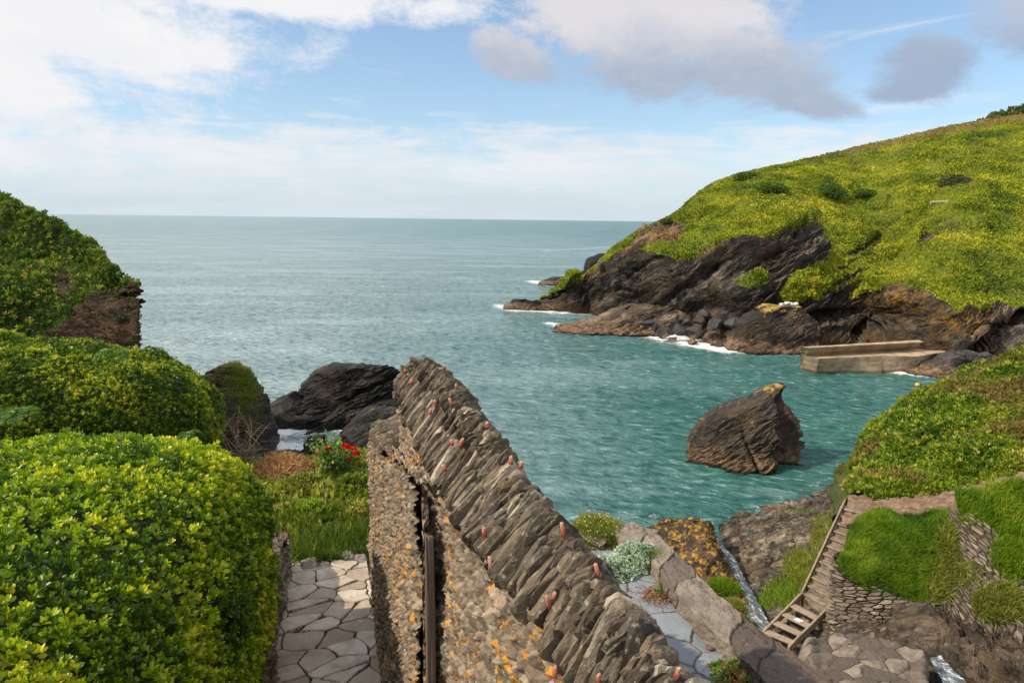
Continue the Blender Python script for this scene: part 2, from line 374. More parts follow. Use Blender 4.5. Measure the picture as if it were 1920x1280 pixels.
def make_sea():
    nr, na = 620, 760
    r = np.exp(np.linspace(math.log(16), math.log(16000), nr)); a = R_(np.linspace(-78, 78, na)) if False else np.linspace(R_(-70), R_(70), na)
    X = r[:, None]*np.sin(a)[None]; Y = r[:, None]*np.cos(a)[None]
    amp = (1-ss(120, 420, r))[:, None]; amp2 = (1-ss(60, 150, r))[:, None]
    P = np.stack([X*.55+Y*.25, -X*.12+Y*.40, X*0+2.], -1)
    Z = amp*.16*fbm(P*.55, 3) + amp*.09*(1-np.abs(perlin(P*1.6))*2) + amp2*.05*(1-np.abs(perlin(P*3.7+5))*2)
    near = 1 - ss(45, 75, r)[:, None]; Z = Z*(1-.45*near)
    foam = np.zeros_like(X)
    for pl, wd, st in FOAM:
        pts = [atz(*q, 0)[:2] for q in pl]
        for p, q in zip(pts[:-1], pts[1:]):
            d = q-p; L = (d@d); t = np.clip(((X-p[0])*d[0]+(Y-p[1])*d[1])/L, 0, 1)
            D = np.hypot(X-p[0]-t*d[0], Y-p[1]-t*d[1]); foam = np.maximum(foam, st*np.exp(-(D/wd)**1.3))
    G = np.stack([X, Y, Z], -1)
    mb = MB(); mb.add(G, gridF(nr, na, True), foam=foam)
    m = NT('sea_water'); Pn = m.pos(); x, y, z = m.sepz(Pn); fo = m.attr('foam')
    dist = m.n('VectorMath', dict(operation='LENGTH'), i0=Pn).outputs['Value']
    S1 = m.map(Pn, rot=(0, 0, .35), scale=(1, 1, 1)); S2 = m.map(S1, scale=(.75, 1.5, 1))
    n1 = m.noise(S2, 1.1, 5, .62, .5); n2 = m.noise(m.map(Pn, scale=(.5, 1.2, 1)), 5.5, 4, .65, .3); n3 = m.noise(m.map(Pn, scale=(.10, .30, 1)), 1., 6, .7)
    n4 = m.noise(m.map(Pn, scale=(.0035, .022, 1)), 1., 7, .6)
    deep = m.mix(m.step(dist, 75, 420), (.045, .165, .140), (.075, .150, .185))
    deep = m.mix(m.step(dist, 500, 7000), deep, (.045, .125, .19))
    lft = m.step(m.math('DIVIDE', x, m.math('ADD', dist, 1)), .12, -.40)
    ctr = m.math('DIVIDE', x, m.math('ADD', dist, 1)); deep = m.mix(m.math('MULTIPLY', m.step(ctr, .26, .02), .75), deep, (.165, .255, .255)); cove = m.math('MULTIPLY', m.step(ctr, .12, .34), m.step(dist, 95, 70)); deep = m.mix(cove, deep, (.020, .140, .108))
    deep = m.mix(m.math('MULTIPLY', lft, .8), deep, (.50, .55, .555))  # paler towards the left: reflection of bright cloud painted into the water colour
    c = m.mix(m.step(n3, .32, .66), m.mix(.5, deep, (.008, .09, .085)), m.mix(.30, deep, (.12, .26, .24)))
    c = m.mix(m.math('MULTIPLY', m.step(n4, .35, .7), .45), c, m.mix(.35, c, (.16, .25, .28)))
    c = m.mix(m.step(n1, .36, .52, .72, 0.0), c, (.004, .05, .042)); c = m.mix(m.step(n1, .56, .68, 0., .5), c, (.40, .54, .54))  # bright wave glints and darker troughs painted into the water colour
    n5 = m.noise(m.map(Pn, scale=(.02, .07, 1)), 1., 5, .6, .8); c = m.mix(m.step(n5, .40, .62, .45, 0.), c, m.mix(.55, c, (.006, .075, .07))); c = m.mix(m.step(n5, .50, .68, 0., .38), c, (.30, .42, .43))
    fl = m.noise(m.map(Pn, scale=(1, 1.4, 1)), 1.6, 7, .72, 1.2); fs = m.noise(Pn, .42, 5, .6)
    fm = m.step(m.math('SUBTRACT', m.math('ADD', m.math('MULTIPLY', fo, .75), m.math('ADD', fl, m.math('MULTIPLY', m.math('SUBTRACT', fs, .5), .5))), 1.0), -.12, .22)
    caps = m.math('MULTIPLY', m.step(m.math('ADD', m.math('MULTIPLY', m.noise(m.map(Pn, scale=(.35, 1.1, 1)), .5, 7, .75), .6), m.math('MULTIPLY', m.noise(Pn, .018, 3), .4)), .60, .68), .7)
    fm = m.math('MAXIMUM', fm, caps)
    c = m.mix(fm, c, (.78, .80, .80))
    h = m.math('ADD', m.math('MULTIPLY', n1, 1.0), m.math('MULTIPLY', n2, .22))
    far = m.math('MULTIPLY', m.noise(m.map(Pn, scale=(.22, .5, 1)), .8, 6, .7), 2.6)
    h = m.math('ADD', h, m.math('MULTIPLY', far, m.step(dist, 40, 160)))
    b = m.bump(h, 1.0, .55)
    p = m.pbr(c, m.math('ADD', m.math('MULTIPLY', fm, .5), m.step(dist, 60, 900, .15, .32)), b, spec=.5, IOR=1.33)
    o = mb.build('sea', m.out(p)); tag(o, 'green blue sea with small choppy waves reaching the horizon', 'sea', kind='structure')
make_sea()
# ================================================================ far headland, pier, boulders
BED = R_(33)
ROCKPOLY = [(900, 700), (900, 560), (1040, 556), (1095, 510), (1140, 488), (1165, 478), (1195, 440), (1222, 420), (1295, 424), (1280, 442), (1230, 458), (1200, 470), (1260, 482), (1300, 480), (1335, 468), (1400, 446),
            (1440, 440), (1500, 420), (1545, 432), (1562, 455), (1545, 490), (1500, 510), (1465, 545), (1480, 562), (1530, 563), (1570, 545), (1618, 527), (1600, 560), (1640, 545), (1680, 535), (1730, 540), (1790, 577),
            (1840, 572), (1870, 562), (1910, 575), (1960, 570), (2300, 600), (2300, 900), (900, 900)]
EXTRA = [[(1530, 560), (1580, 520), (1640, 490), (1600, 525), (1550, 556)], [(1720, 470), (1740, 452), (1765, 462), (1735, 480)], [(1590, 478), (1625, 455), (1665, 440), (1640, 462), (1605, 480)], [(1560, 500), (1600, 488), (1580, 505)]]
GRASSP = [[(1385, 545), (1400, 520), (1430, 508), (1445, 520), (1425, 538)], [(1545, 600), (1546, 599), (1547, 600)]]
def far_headland():
    px = [1015, 1045, 1080, 1110, 1160, 1220, 1270, 1330, 1400, 1470, 1540, 1600, 1660, 1720, 1790, 1860, 1920, 2050, 2250, 2500]
    wl = [576, 584, 588, 590, 603, 620, 630, 638, 650, 653, 650, 645, 650, 665, 690, 692, 695, 700, 720, 740]
    mi = [570, 566, 556, 552, 560, 572, 575, 575, 575, 585, 600, 600, 592, 592, 610, 612, 610, 620, 640, 660]
    sh = [566, 556, 535, 516, 484, 462, 455, 455, 445, 442, 455, 490, 520, 520, 550, 560, 562, 570, 590, 610]
    up = [564, 552, 528, 508, 470, 440, 424, 402, 386, 385, 395, 402, 412, 416, 420, 420, 415, 410, 400, 400]
    sk = [562, 550, 524, 505, 461, 424, 399, 352, 328, 314, 300, 287, 274, 261, 247, 236, 227, 208, 180, 150]
    dm = [1, 1.5, 2, 3, 4, 4, 4, 5, 5, 6, 4, 4, 5, 4, 4, 4, 4, 5, 5, 5]
    ds = [2, 2.5, 4, 6, 8, 10, 11, 11, 12, 12, 12, 11, 11, 10, 9, 9, 10, 10, 12, 12]
    du = [3, 3.5, 5, 8, 12, 17, 22, 28, 30, 32, 33, 34, 34, 33, 32, 32, 34, 35, 38, 40]
    dk = [4, 4.5, 7, 11, 17, 26, 33, 47, 55, 60, 64, 67, 69, 70, 72, 74, 76, 80, 85, 90]
    C = [[], [], [], [], [], [], [], []]
    for i, x in enumerate(px):
        W = atz(x, wl[i], 0); D = W[1]
        C[0].append(W + [0, -2.0, -3]); C[1].append(W)
        C[2].append(at(x, mi[i], D+dm[i])); C[3].append(at(x, sh[i], D+ds[i])); C[4].append(at(x, up[i], D+du[i])); K = at(x, sk[i], D+dk[i]); C[5].append(K)
        C[6].append(K + [3, 9, -1.2 - (3 if i < 6 else 0)]); C[7].append(K + [14, 34, -9 - .35*max(K[2]-6, 0)])
    C = np.array(C)
    nr = 460; nc = 1300
    # row density: more rows on the cliff
    G = net(C, 600, nc)
    N = gnorm(G); N *= np.where(N[..., 2:3] < 0, -1, 1)
    x, y = proj(G); wx = x + 9*fbm(G*.35, 3); wy = y + 9*fbm(G*.35+40, 3)
    rk = inpoly(wx, wy, ROCKPOLY)
    for p in EXTRA: rk |= inpoly(wx, wy, p)
    for p in GRASSP: rk &= ~inpoly(wx, wy, p)
    v = np.linspace(0, 7, 600)[:, None]
    rk = (rk & (v < 5.0)).astype(float)
    rk = np.maximum(rk, (v < 1.3)*1.0)
    def blur(a, n):
        for _ in range(n):
            a = (a + np.roll(a, 1, 0) + np.roll(a, -1, 0) + np.roll(a, 1, 1) + np.roll(a, -1, 1))/5
        return a
    rb = blur(rk, 3)
    st = strata(G, BED, .42, 3)
    big = fbm(G*[.09, .09, .12], 3)
    lim = ss(1010, 1100, x)
    edge = 1 - ss(4.4, 5.0, v)*.85
    disp = rb*(st*1.15 + strata(G, BED, 1.3, 13)*.45 + big*1.8)*(.25+.75*lim) + (1-rb)*(fbm(G*[.14, .14, .2]+9, 4)*1.25*edge*(1-.5*ss(3.6, 4.6, v)) + 2.2*(1-np.abs(fbm(G*[.035, .035, .05]+4, 2))*2)*ss(3.0, 3.6, v)*ss(4.9, 4.2, v) + .30*fbm(G*1.1, 3))
    cav = np.zeros_like(x)
    disp = disp*(1-.55*np.exp(-((x-1230)/75)**2-((y-445)/34)**2))
    # caves cut into the foot of the cliff
    for (cx, cy, rx, ry, dep) in [(1668, 612, 44, 15, 11.0), (1925, 615, 45, 60, 9.0), (1560, 590, 60, 12, 3.5), (1235, 520, 24, 50, -1.0), (1310, 530, 22, 48, 2.2), (1410, 500, 60, 40, 1.6), (1285, 590, 70, 14, 2.0)]:
        q = ((x-cx)+(y-cy)*1.2)/rx; q2 = (y-cy)/ry; cav = cav + dep*np.exp(-(q**2+q2**2)**1.5)*rb
    G = G + N*disp[..., None] + np.stack([0*cav, cav, 0*cav], -1)
    N = gnorm(G); N *= np.where(N[..., 1:2] > .7, -1, 1)
    x, y = proj(G)
    dry = ss(6, 0, y - np.interp(x, px, sk) + 3*fbm(G*.3, 2))*ss(1500, 1620, x)
    orange = np.zeros_like(x)
    for (cx, cy, rx, ry) in [(1172, 462, 14, 10), (1105, 505, 20, 10), (1460, 582, 40, 7), (1690, 560, 60, 30), (1300, 470, 60, 14), (1800, 600, 70, 30), (1235, 440, 70, 26)]:
        orange = np.maximum(orange, np.exp(-((x-cx)/rx)**2-((y-cy)/ry)**2))
    m = NT('headland')
    P, c, b, n2 = rock_nodes(m, BED, .8, (.010, .010, .010), (.052, .045, .039), (.30, .25, .19), bump=1.0, bd=.6, warm=(.11, .07, .042))
    X, Y, Z = m.sepz(P)
    tide = m.math('ADD', Z, m.math('MULTIPLY', m.math('SUBTRACT', n2, .5), 4.))
    c = m.mix(m.step(tide, 2.2, 1.0), c, m.mix(m.noise(P, .9, 4), (.06, .036, .02), (.17, .11, .065)))
    c = m.mix(m.math('MULTIPLY', m.step(m.noise(P, 1.3, 5, .7), .42, .6), m.attr('orange')), c, (.30, .17, .035))
    g1 = m.noise(P, .55, 6, .7, .4); g2 = m.noise(m.map(P, scale=(.07, .09, .16)), 1., 4, .6, .6); g3 = m.noise(P, 3., 4, .7)
    gc = m.ramp(g2, [(.30, (.09, .12, .010)), (.46, (.10, .135, .011)), (.56, (.12, .15, .012)), (.72, (.155, .17, .015))])
    gc = m.mix(m.step(g1, .52, .75, 0, .6), gc, (.045, .070, .010)); gc = m.mix(m.step(g3, .45, .7), gc, m.mix(.5, gc, (.20, .22, .03)))
    gc = m.mix(m.step(m.noise(P, .2, 5), .56, .72), gc, m.mix(.5, gc, (.15, .12, .045)))
    gc = m.mix(m.attr('dry'), gc, (.20, .16, .05))
    rr = m.step(m.math('ADD', m.attr('rock'), m.math('MULTIPLY', m.math('SUBTRACT', m.noise(P, .9, 5, .7), .5), .9)), .40, .60)
    col = m.mix(rr, gc, c)
    gb = m.bump(m.math('ADD', g1, m.math('MULTIPLY', g3, .5)), .9, .5)
    nm = m.n('Mix', dict(data_type='VECTOR')); m.set(nm.inputs[0], rr); m.set(nm.inputs[4], gb); m.set(nm.inputs[5], b)
    mat = m.out(m.pbr(col, .88, nm.outputs[1], spec=.25))
    mb = MB(); mb.add(G, gridF(*G.shape[:2]), rock=rb, dry=dry, orange=orange)
    o = mb.build('headland', mat, smooth=False); tag(o, 'green headland with dark slanting slate cliffs across the cove', 'headland', kind='structure')
    # bracken and grass tufts over the hill
    r = np.random.default_rng(5); wgt = (1-rb)*(v > 1.2)*(v < 5.6)*np.ones_like(x); 
    clump = .85+.45*ss(-.25, .35, fbm(G*.16+3, 3)); dist = np.linalg.norm(G-EYE, axis=-1)
    P0, N0, i, j = sample(G, N, 300000, r, wgt*clump*(90/dist)**1)
    tall = clump[i, j]
    t = MB(); fw = N0*.5 + r.normal(size=P0.shape)*.45 + [0.25, 0, .8]
    big_ = fbm(P0*[.06, .07, .15]+2, 3)
    tone = np.clip(.50 + .34*big_ + .30*fbm(np.stack([P0[:, 0]*.12-P0[:, 2]*.1, P0[:, 1]*.05, P0[:, 2]*.45], 1), 4) + .36*fbm(P0*[.3, .3, .5], 3) - .12*(tall-.9) + r.normal(0, .13, len(P0)), 0, 1)
    leaves(t, P0-N0*.05, fw, (.15+.19*tall)*r.uniform(.6, 1.3, len(P0)), DIA, r, tone, dry=dry[i, j])
    lm = NT('bracken'); cc = lm.ramp(lm.attr('rnd'), [(.0, (.050, .085, .010)), (.3, (.15, .20, .013)), (.65, (.31, .34, .018)), (1., (.50, .46, .04))])
    cc = lm.mix(lm.math('MULTIPLY', lm.attr('dry'), .85), cc, (.26, .20, .06))
    cc = lm.mix(lm.step(lm.noise(lm.pos(), .2, 5), .54, .72), cc, lm.mix(.5, cc, (.17, .12, .05)))
    pp = lm.pbr(cc, .6, spec=.2); tr = lm.n('BsdfTranslucent', Color=cc); mm = lm.out(lm.n('MixShader', i0=.25, i1=pp, i2=tr.outputs[0]).outputs[0])
    o = t.build('bracken', mm, smooth=False); tag(o, 'grass and bracken covering the far headland slope', 'bracken', kind='stuff')
    return G, N, x, y, rb
HG, HN, Hx, Hy, Hr = far_headland()
def surf(px, py):      # nearest headland surface point seen at a pixel
    d = (Hx-px)**2 + (Hy-py)**2 + 1e3*(np.arange(Hx.shape[0])[:, None] > Hx.shape[0]*5.05/7); k = np.unravel_index(np.argmin(d), d.shape); return HG[k].copy()
def rock_mat(name, k, dark=(.012, .011, .011), mid=(.04, .036, .033), light=(.15, .13, .105), ang=BED, tide=True, lichen=None, lich=(.6, .7), bd=None, warm=(.075, .048, .03), tz=1.2, rough=.8, top=None):
    m = NT(name); P, c, b, n2 = rock_nodes(m, ang, k, dark, mid, light, lichen, lich, .8, bd or .22/k, warm=warm); X, Y, Z = m.sepz(P)
    if top:
        nrm = m.n('NewGeometry').outputs['Normal']; nx, ny, nzz = m.sepz(nrm)
        f = m.math('MULTIPLY', m.step(nzz, .25, .7), m.step(m.math('ADD', m.noise(P, k*1.2, 5, .7), m.math('MULTIPLY', m.step(Z, top[1], top[2]), .25)), .58, .70))
        c = m.mix(f, c, top[0])
    if tide:
        t = m.math('ADD', Z, m.math('MULTIPLY', m.math('SUBTRACT', n2, .5), tz*1.6))
        c = m.mix(m.step(t, tz*1.1, tz*.6), c, m.mix(m.step(m.noise(P, k*2.2, 5, .7), .35, .65), (.05, .030, .018), (.22, .145, .085)))
        c = m.mix(m.step(Z, .35, .1), c, (.02, .014, .009))
    return m.out(m.pbr(c, rough, b, spec=.3))
RM = {}
RM['far'] = rock_mat('sea_cliff_rock', .9)
RM['blk'] = rock_mat('black_rock', 1.2, dark=(.006, .006, .006), mid=(.017, .016, .016), light=(.060, .054, .047), warm=(.04, .026, .018), tide=False, rough=.65)
def rock_loft(name, rows, label, mat, nth=260, nv=170, amp=.3, k=1.2, ang=BED, e=.8, D0=None, cat='rock', seed=0, group=None, under=1.5, big=.35, mats=None):
    """rows bottom to top: (y px, left px, right px, forward distance, half depth)"""
    R = []
    y, xl, xr, D, hd = rows[0]
    A = at(xl, y, D); B = at(xr, y, D); R.append(((A+B)/2 - [0, 0, under], np.linalg.norm(B-A)/2*1.06, hd*1.05))
    for (y, xl, xr, D, hd) in rows:
        A = at(xl, y, D); B = at(xr, y, D); R.append(((A+B)/2, np.linalg.norm(B-A)/2, hd))
    top = R[-1]; R.append((top[0]+[0, 0, .02], top[1]*.02, top[2]*.02))
    c = catmull([q[0] for q in R], nv); wv = np.maximum(catmull(np.array([[q[1], q[2]] for q in R]), nv), .005)
    th = np.linspace(0, 2*math.pi, nth); ct = np.sign(np.cos(th))*np.abs(np.cos(th))**e; st_ = np.sign(np.sin(th))*np.abs(np.sin(th))**e
    G = c[:, None] + np.stack([wv[:, :1]*ct[None], wv[:, 1:]*st_[None], np.zeros((nv, nth))], -1)
    ctr = c[:, None]; N = G-ctr; N = N/np.maximum(np.linalg.norm(N, axis=-1, keepdims=True), 1e-6); N[..., 2] += .3
    dsp = amp*strata(G+seed*3.3, ang, k, seed) + big*amp*3*fbm(G*k*.35+seed, 3)
    fade = 1-ss(.93, 1, np.linspace(0, 1, nv))*.6
    G = G + N*(dsp*fade[:, None])[..., None]; G[:, -1] = G[:, 0]
    mb = MB(); mb.add(G, gridF(nv, nth)); o = mb.build(name, mat, smooth=False); tag(o, label, cat, group)
    return o, G
def far_things():
    L = rock_loft
    L('rock_ledge', [(582, 944, 1075, 115, 2.2), (573, 948, 1060, 115, 1.7), (566, 960, 1035, 115, 1.0), (561, 965, 990, 115, .5)], 'low brown rock ledge reaching into the sea at the foot of the headland tip', RM['far'], amp=.35, k=.8)
    L('rock_islet', [(533, 1012, 1085, 160, 3), (525, 1020, 1085, 160, 2), (519, 1045, 1078, 160, 1)], 'small brown rock awash behind the headland tip', RM['far'], amp=.3, k=.6)
    L('sea_stack', [(515, 1092, 1142, 128, 2.4), (500, 1097, 1143, 128, 2.2), (485, 1104, 1144, 128, 1.8), (478, 1118, 1143, 128, 1.0), (475, 1126, 1140, 128, .6)], 'rounded dark rock standing at the tip of the headland', RM['blk'], amp=.22, k=.7, cat='rock')
    L('rock_spur', [(617, 1036, 1280, 93, 4.5), (610, 1060, 1290, 93.5, 3.8), (598, 1105, 1290, 94, 3.2), (588, 1130, 1290, 95, 2.6), (578, 1160, 1285, 96, 1.8), (570, 1190, 1280, 97, 1)], 'long low brown rock spur running into the cove from the cliff foot', rock_mat('tan_spur_rock', .9, dark=(.02, .016, .012), mid=(.085, .06, .038), light=(.30, .22, .14), warm=(.16, .10, .055), tz=1.5), amp=.5, k=.9, ang=R_(20))
    L('rock_outcrop', [(656, 1362, 1535, 80, 3.5), (640, 1368, 1528, 80.5, 3.2), (620, 1375, 1525, 81, 3), (602, 1388, 1520, 81.5, 2.6), (588, 1405, 1512, 82, 2.2), (578, 1425, 1500, 82.5, 1.6), (573, 1440, 1490, 83, 1.0)], 'dark rock bluff with yellow lichen on top beside the boulders', rock_mat('bluff_rock', .8, dark=(.007, .007, .007), mid=(.026, .022, .02), light=(.10, .078, .055), top=((.34, .23, .04), 3.6, 6), tz=1.6), amp=.5, k=.8)
    L('rock_outcrop', [(706, 1700, 1850, 67.5, 2.6), (690, 1725, 1850, 68, 2.4), (675, 1755, 1850, 68.5, 2.0), (663, 1785, 1845, 69.2, 1.3)], 'slanting brown rock at the landward end of the pier', RM['far'], amp=.4, k=1.0, ang=R_(28))
    # boulders on the small beach
    r = np.random.default_rng(21)
    spec = [(1248, 623, 30, 20), (1272, 618, 22, 18), (1300, 622, 30, 22), (1335, 632, 36, 24), (1310, 600, 24, 18), (1340, 608, 36, 22), (1375, 612, 36, 26), (1288, 606, 22, 14), (1355, 594, 34, 20), (1322, 588, 26, 18), (1392, 598, 34, 22),
            (1230, 612, 18, 14), (1345, 645, 32, 20), (1262, 636, 18, 12), (1375, 585, 26, 16), (1300, 640, 20, 12), (1215, 606, 22, 12), (1338, 620, 24, 16), (1410, 590, 26, 16), (1265, 604, 18, 12)]
    words = ['squat', 'flat', 'angular', 'rounded', 'broad', 'wedge shaped', 'low', 'tilted', 'pale grey', 'small']
    spots = ['nearest the rock spur', 'awash at the water edge', 'in the middle of the boulder pile', 'against the dark bluff', 'at the back of the boulder pile']
    for i, (px, py, wd, ht) in enumerate(spec):
        D = 87.5 - (py-600)*.12; c = at(px, py, D); sx = wd/1280*D/2; sz = ht/1280*D/2
        V, F = boulder(c, (sx, sx*.9, sz), 60+i, 5, 11, .05)
        mb = MB(); mb.add(V, F); o = mb.build('boulder', RM['far'] if py > 618 else RM['blk2'])
        side = 'beside the rock spur' if px < 1270 else ('against the dark bluff' if px > 1355 else 'in the middle of the pile')
        row = 'in the front row at the water' if py > 625 else ('in the back row below the cliff' if py < 600 else 'in the middle rows')
        tag(o, f'{"brown" if py > 618 else "grey"} boulder {row} {side}', 'boulder', 'boulders at the foot of the far cliff')
    # white gull-like pale stones on the ledge
    for i, (px, py) in enumerate([(1467, 571), (1476, 569), (1484, 571), (1491, 570)]):
        c = at(px, py, 81.5); V, F = boulder(c, (.32, .3, .22), 90+i, 3, 7, .04); mb = MB(); mb.add(V, F)
        o = mb.build('stone', M['pale_stone']); tag(o, 'pale stone in the row on the dark bluff, %s' % ['seaward end', 'second', 'third', 'landward end'][i], 'stone', 'pale stones on the bluff')
M = {}
def simple(name, c1, c2, scale=6, rough=.85, bump=.5, bd=.02, det=6, c3=None, spec=.3):
    m = NT(name); P = m.pos(); n = m.noise(P, scale, det, .65, .2); n2 = m.noise(P, scale*5, 5, .7)
    c = m.mix(m.step(n, .35, .65), c1, c2); c = m.mix(m.step(n2, .45, .75, 0, .5), c, c3 or c1)
    return m.out(m.pbr(c, rough, m.bump(m.math('ADD', n, m.math('MULTIPLY', n2, .6)), bump, bd), spec=spec))
M['pale_stone'] = simple('pale_stone', (.4, .38, .35), (.6, .57, .53), 3)
RM['blk2'] = rock_mat('grey_boulder', 1.0, dark=(.015, .015, .016), mid=(.045, .045, .048), light=(.13, .125, .12), tide=False)
far_things()
def pier():
    m = NT('pier_concrete'); P = m.pos(); X, Y, Z = m.sepz(P)
    n = m.noise(P, .8, 6, .65); st = m.noise(m.map(P, scale=(1.2, 1.2, 6)), 1., 6, .6)
    c = m.mix(m.step(n, .3, .7), (.27, .19, .115), (.45, .335, .21)); c = m.mix(m.step(st, .5, .72), c, (.13, .10, .065))
    c = m.mix(m.step(m.math('ADD', Z, m.math('MULTIPLY', n, .6)), .75, .35), c, (.15, .09, .045))
    lay = m.math('PINGPONG', Z, .3); c = m.mix(m.step(lay, .03, .0, 0, .4), c, (.09, .07, .05))
    c = m.mix(m.step(m.noise(P, 4, 5, .7), .58, .7, 0, .6), c, (.10, .085, .065))
    mat = m.out(m.pbr(c, .85, m.bump(m.math('ADD', m.noise(P, 5, 6, .7), m.math('MULTIPLY', lay, 2)), .5, .06)))
    t = empty('stone_pier', atz(1600, 690, 0), 'small tan concrete pier with raised back wall jutting from the cliff foot', 'pier')
    def prism(bot, top, nx=90, amp=.03):
        """closed block between bottom and top polygons, finely divided and weathered"""
        mb = MB(); bot = np.array(bot); top = np.array(top); n = len(bot)
        for i in range(n):
            j = (i+1) % n; Cn = np.array([[bot[i], bot[j]], [top[i], top[j]]]); G = net(Cn, 16, nx); N = gnorm(G)
            G = G - N*(amp*np.abs(fbm(G*1.5, 4)))[..., None]; mb.add(G, gridF(16, nx))
        if n == 4:
            G = net(np.array([[top[0], top[1]], [top[3], top[2]]]), 30, nx); mb.add(G - [0, 0, .004] + [0, 0, 1]*(amp*.6*fbm(G*1.2, 3))[..., None], gridF(30, nx))
        return mb
    zb = -1.0
    f0 = atz(1530, 700, 0); f1 = atz(1652, 700, 0); b0 = atz(1497, 692, 0)
    zd = 1.75; zt = 2.75
    F0 = atz(1535, 672, zd); F1 = atz(1652, 667, zd); E0 = atz(1511, 667, zd); E1 = atz(1700, 655, zd)
    dn = lambda p, q: p + (p-q)*(1/max(q[2]-p[2], .1))*1.0
    prism([dn(f0, F0), dn(f1, F1), atz(1735, 668, 0)-[0, 0, 1], dn(b0, E0)], [F0, F1, E1, E0]).build('quay', mat, t, smooth=False)
    # landward slab, wider
    G0 = atz(1740, 694, 0); H0 = atz(1718, 668, 1.7); 
    prism([f1+[.02, .05, -1], G0-[0, 0, 1], atz(1800, 660, 0), atz(1725, 655, 0)], [F1+[.02, .05, -.01], H0, atz(1782, 658, 1.72), E1+[0, 0, -.02]]).build('quay_slab', mat, t, smooth=False)
    # parapet wall at the back
    p0 = atz(1503, 650, zt); p1 = atz(1516, 652, zt); q1 = atz(1733, 641, zt); q0 = atz(1722, 637, zt)
    e0 = atz(1499, 690, 0.0); 
    prism([e0, E0+[.05, .05, -.1], E1+[.3, .3, -.1], E1+[.2, 1.9, -1.]], [p0, p1, q1, q0]).build('parapet', mat, t, smooth=False)
pier()
def small_far():
    # buoy
    for (px, py, s, lab) in [(1720, 721, .22, 'orange yellow buoy floating off the end of the far rocks'), (1738, 742, .08, 'tiny orange float in the water nearer than the larger buoy')]:
        c = atz(px, py, .12); t = empty('buoy', c-[0, 0, .15], lab, 'buoy')
        V, F = ico(3); mb = MB(); mb.add(V*[s, s, s*.9]+c, F); mb.build('float_body', simple('buoy_paint', (.75, .33, .02), (.8, .42, .05), 5, .4), t)
        mb = MB(); mb.add(*tube([c+[0, 0, s*.8], c+[0, 0, s*1.5]], s*.18)); mb.build('ring_post', M['dark_metal'], t)
    # timber rail on the far hill
    a = surf(1742, 385); b = surf(1774, 384); t = empty('timber_rail', (a+b)/2, 'short pale timber rail beside the path on the far hill', 'fence')
    for q in (0, .5, 1): p = a*(1-q)+b*q; V, F = obox(p+[0, -.3, .3], [.09, 0, 0], [0, .09, 0], [0, 0, .35]); mb = MB(); mb.add(V, F); mb.build('post', M['pale_wood'], t)
    mb = MB(); d = (b-a)/2; V, F = obox((a+b)/2+[0, -.4, .55], d*1.05, [0, .05, 0], [0, 0, .12]); mb.add(V, F); mb.build('rail', M['pale_wood'], t)
    # bushes on the hill
    r = np.random.default_rng(8)
    for (px, py, w_, h_, lab, dk) in [(1556, 357, 44, 24, 'dense round green bush on the near shoulder of the far hill', 0), (1790, 341, 46, 16, 'olive brown windswept bush high on the far hill', 1), (1402, 330, 46, 12, 'dark low bush on the skyline hump of the headland', 0),
                                      (1445, 352, 56, 14, 'dark spreading bush just below the skyline hump', 0), (1620, 362, 40, 10, 'low dark green bush beside the round bush on the far hill', 0), (1250, 415, 26, 7, 'small scrubby bush on the seaward edge of the headland', 1)]:
        c = surf(px, py+h_*.3); D = np.linalg.norm(c-EYE); rx = w_/1280*D/2; rz = h_/1280*D*.75
        G, N = superell(c, (rx, rx*.8, rz), 1, 1, 50, 30, .25*rz, 1.2, px)
        t = empty('bush', c, lab, 'bush'); mb = MB(); mb.add(c+(G-c)*.8, gridF(*G.shape[:2])); mb.build('branches', M['inner'], t)
        P, Nn, _, _ = sample(G, N, 2600, r); lf = MB(); leaves(lf, P, Nn+r.normal(size=P.shape)*.6, rx*.10*r.uniform(.7, 1.4, len(P)), DIA, r); lf.build('foliage', M['leaf_olive'] if dk else M['leaf_mid'], t, smooth=False)
    # wooded hill behind
    C = []
    px = [1790, 1812, 1850, 1885, 1920, 1990, 2080, 2200]; sy = [247, 240, 226, 215, 205, 190, 172, 150]
    for k, (dy, dd) in enumerate([(60, 0), (25, 4), (0, 14), (0, 30)]):
        C.append([at(x, y+dy*min(1, (x-1780)/60), 215+dd) - [0, 0, 10*(k == 3)] for x, y in zip(px, sy)])
    G = net(np.array(C), 60, 160); N = gnorm(G); N *= np.where(N[..., 2:3] < 0, -1, 1); G = G + N*(1.6*fbm(G*.25, 4))[..., None]
    mb = MB(); mb.add(G, gridF(60, 160)); o = mb.build('hill', simple('wood_floor', (.03, .045, .012), (.045, .06, .018), .3)); tag(o, 'far wooded hill behind the green headland', 'hill', kind='structure')
    P, Nn, _, _ = sample(G, N, 16000, r); lf = MB(); leaves(lf, P+[0, 0, .1], Nn*.5+r.normal(size=P.shape)*.7+[0, 0, .4], 1.1*r.uniform(.6, 1.3, len(P)), DIA, r)
    o = lf.build('woods', M['leaf_olive'], smooth=False); tag(o, 'mass of dark green trees on the distant hill', 'woods', kind='stuff')
    # visitor on the rocks
    c = surf(1124, 499) + np.array([-.3, -1.2, 0]); 
    sit_person(c)
M['dark_metal'] = simple('dark_metal', (.05, .05, .05), (.1, .09, .08), 20)
M['pale_wood'] = simple('pale_wood', (.30, .25, .18), (.42, .36, .28), 9)
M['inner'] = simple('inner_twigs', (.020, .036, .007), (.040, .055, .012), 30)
M['leaf_mid'] = leaf_mat('leaf_mid', [(0, (.025, .06, .008)), (.5, (.07, .13, .015)), (1, (.17, .23, .03))], .3)
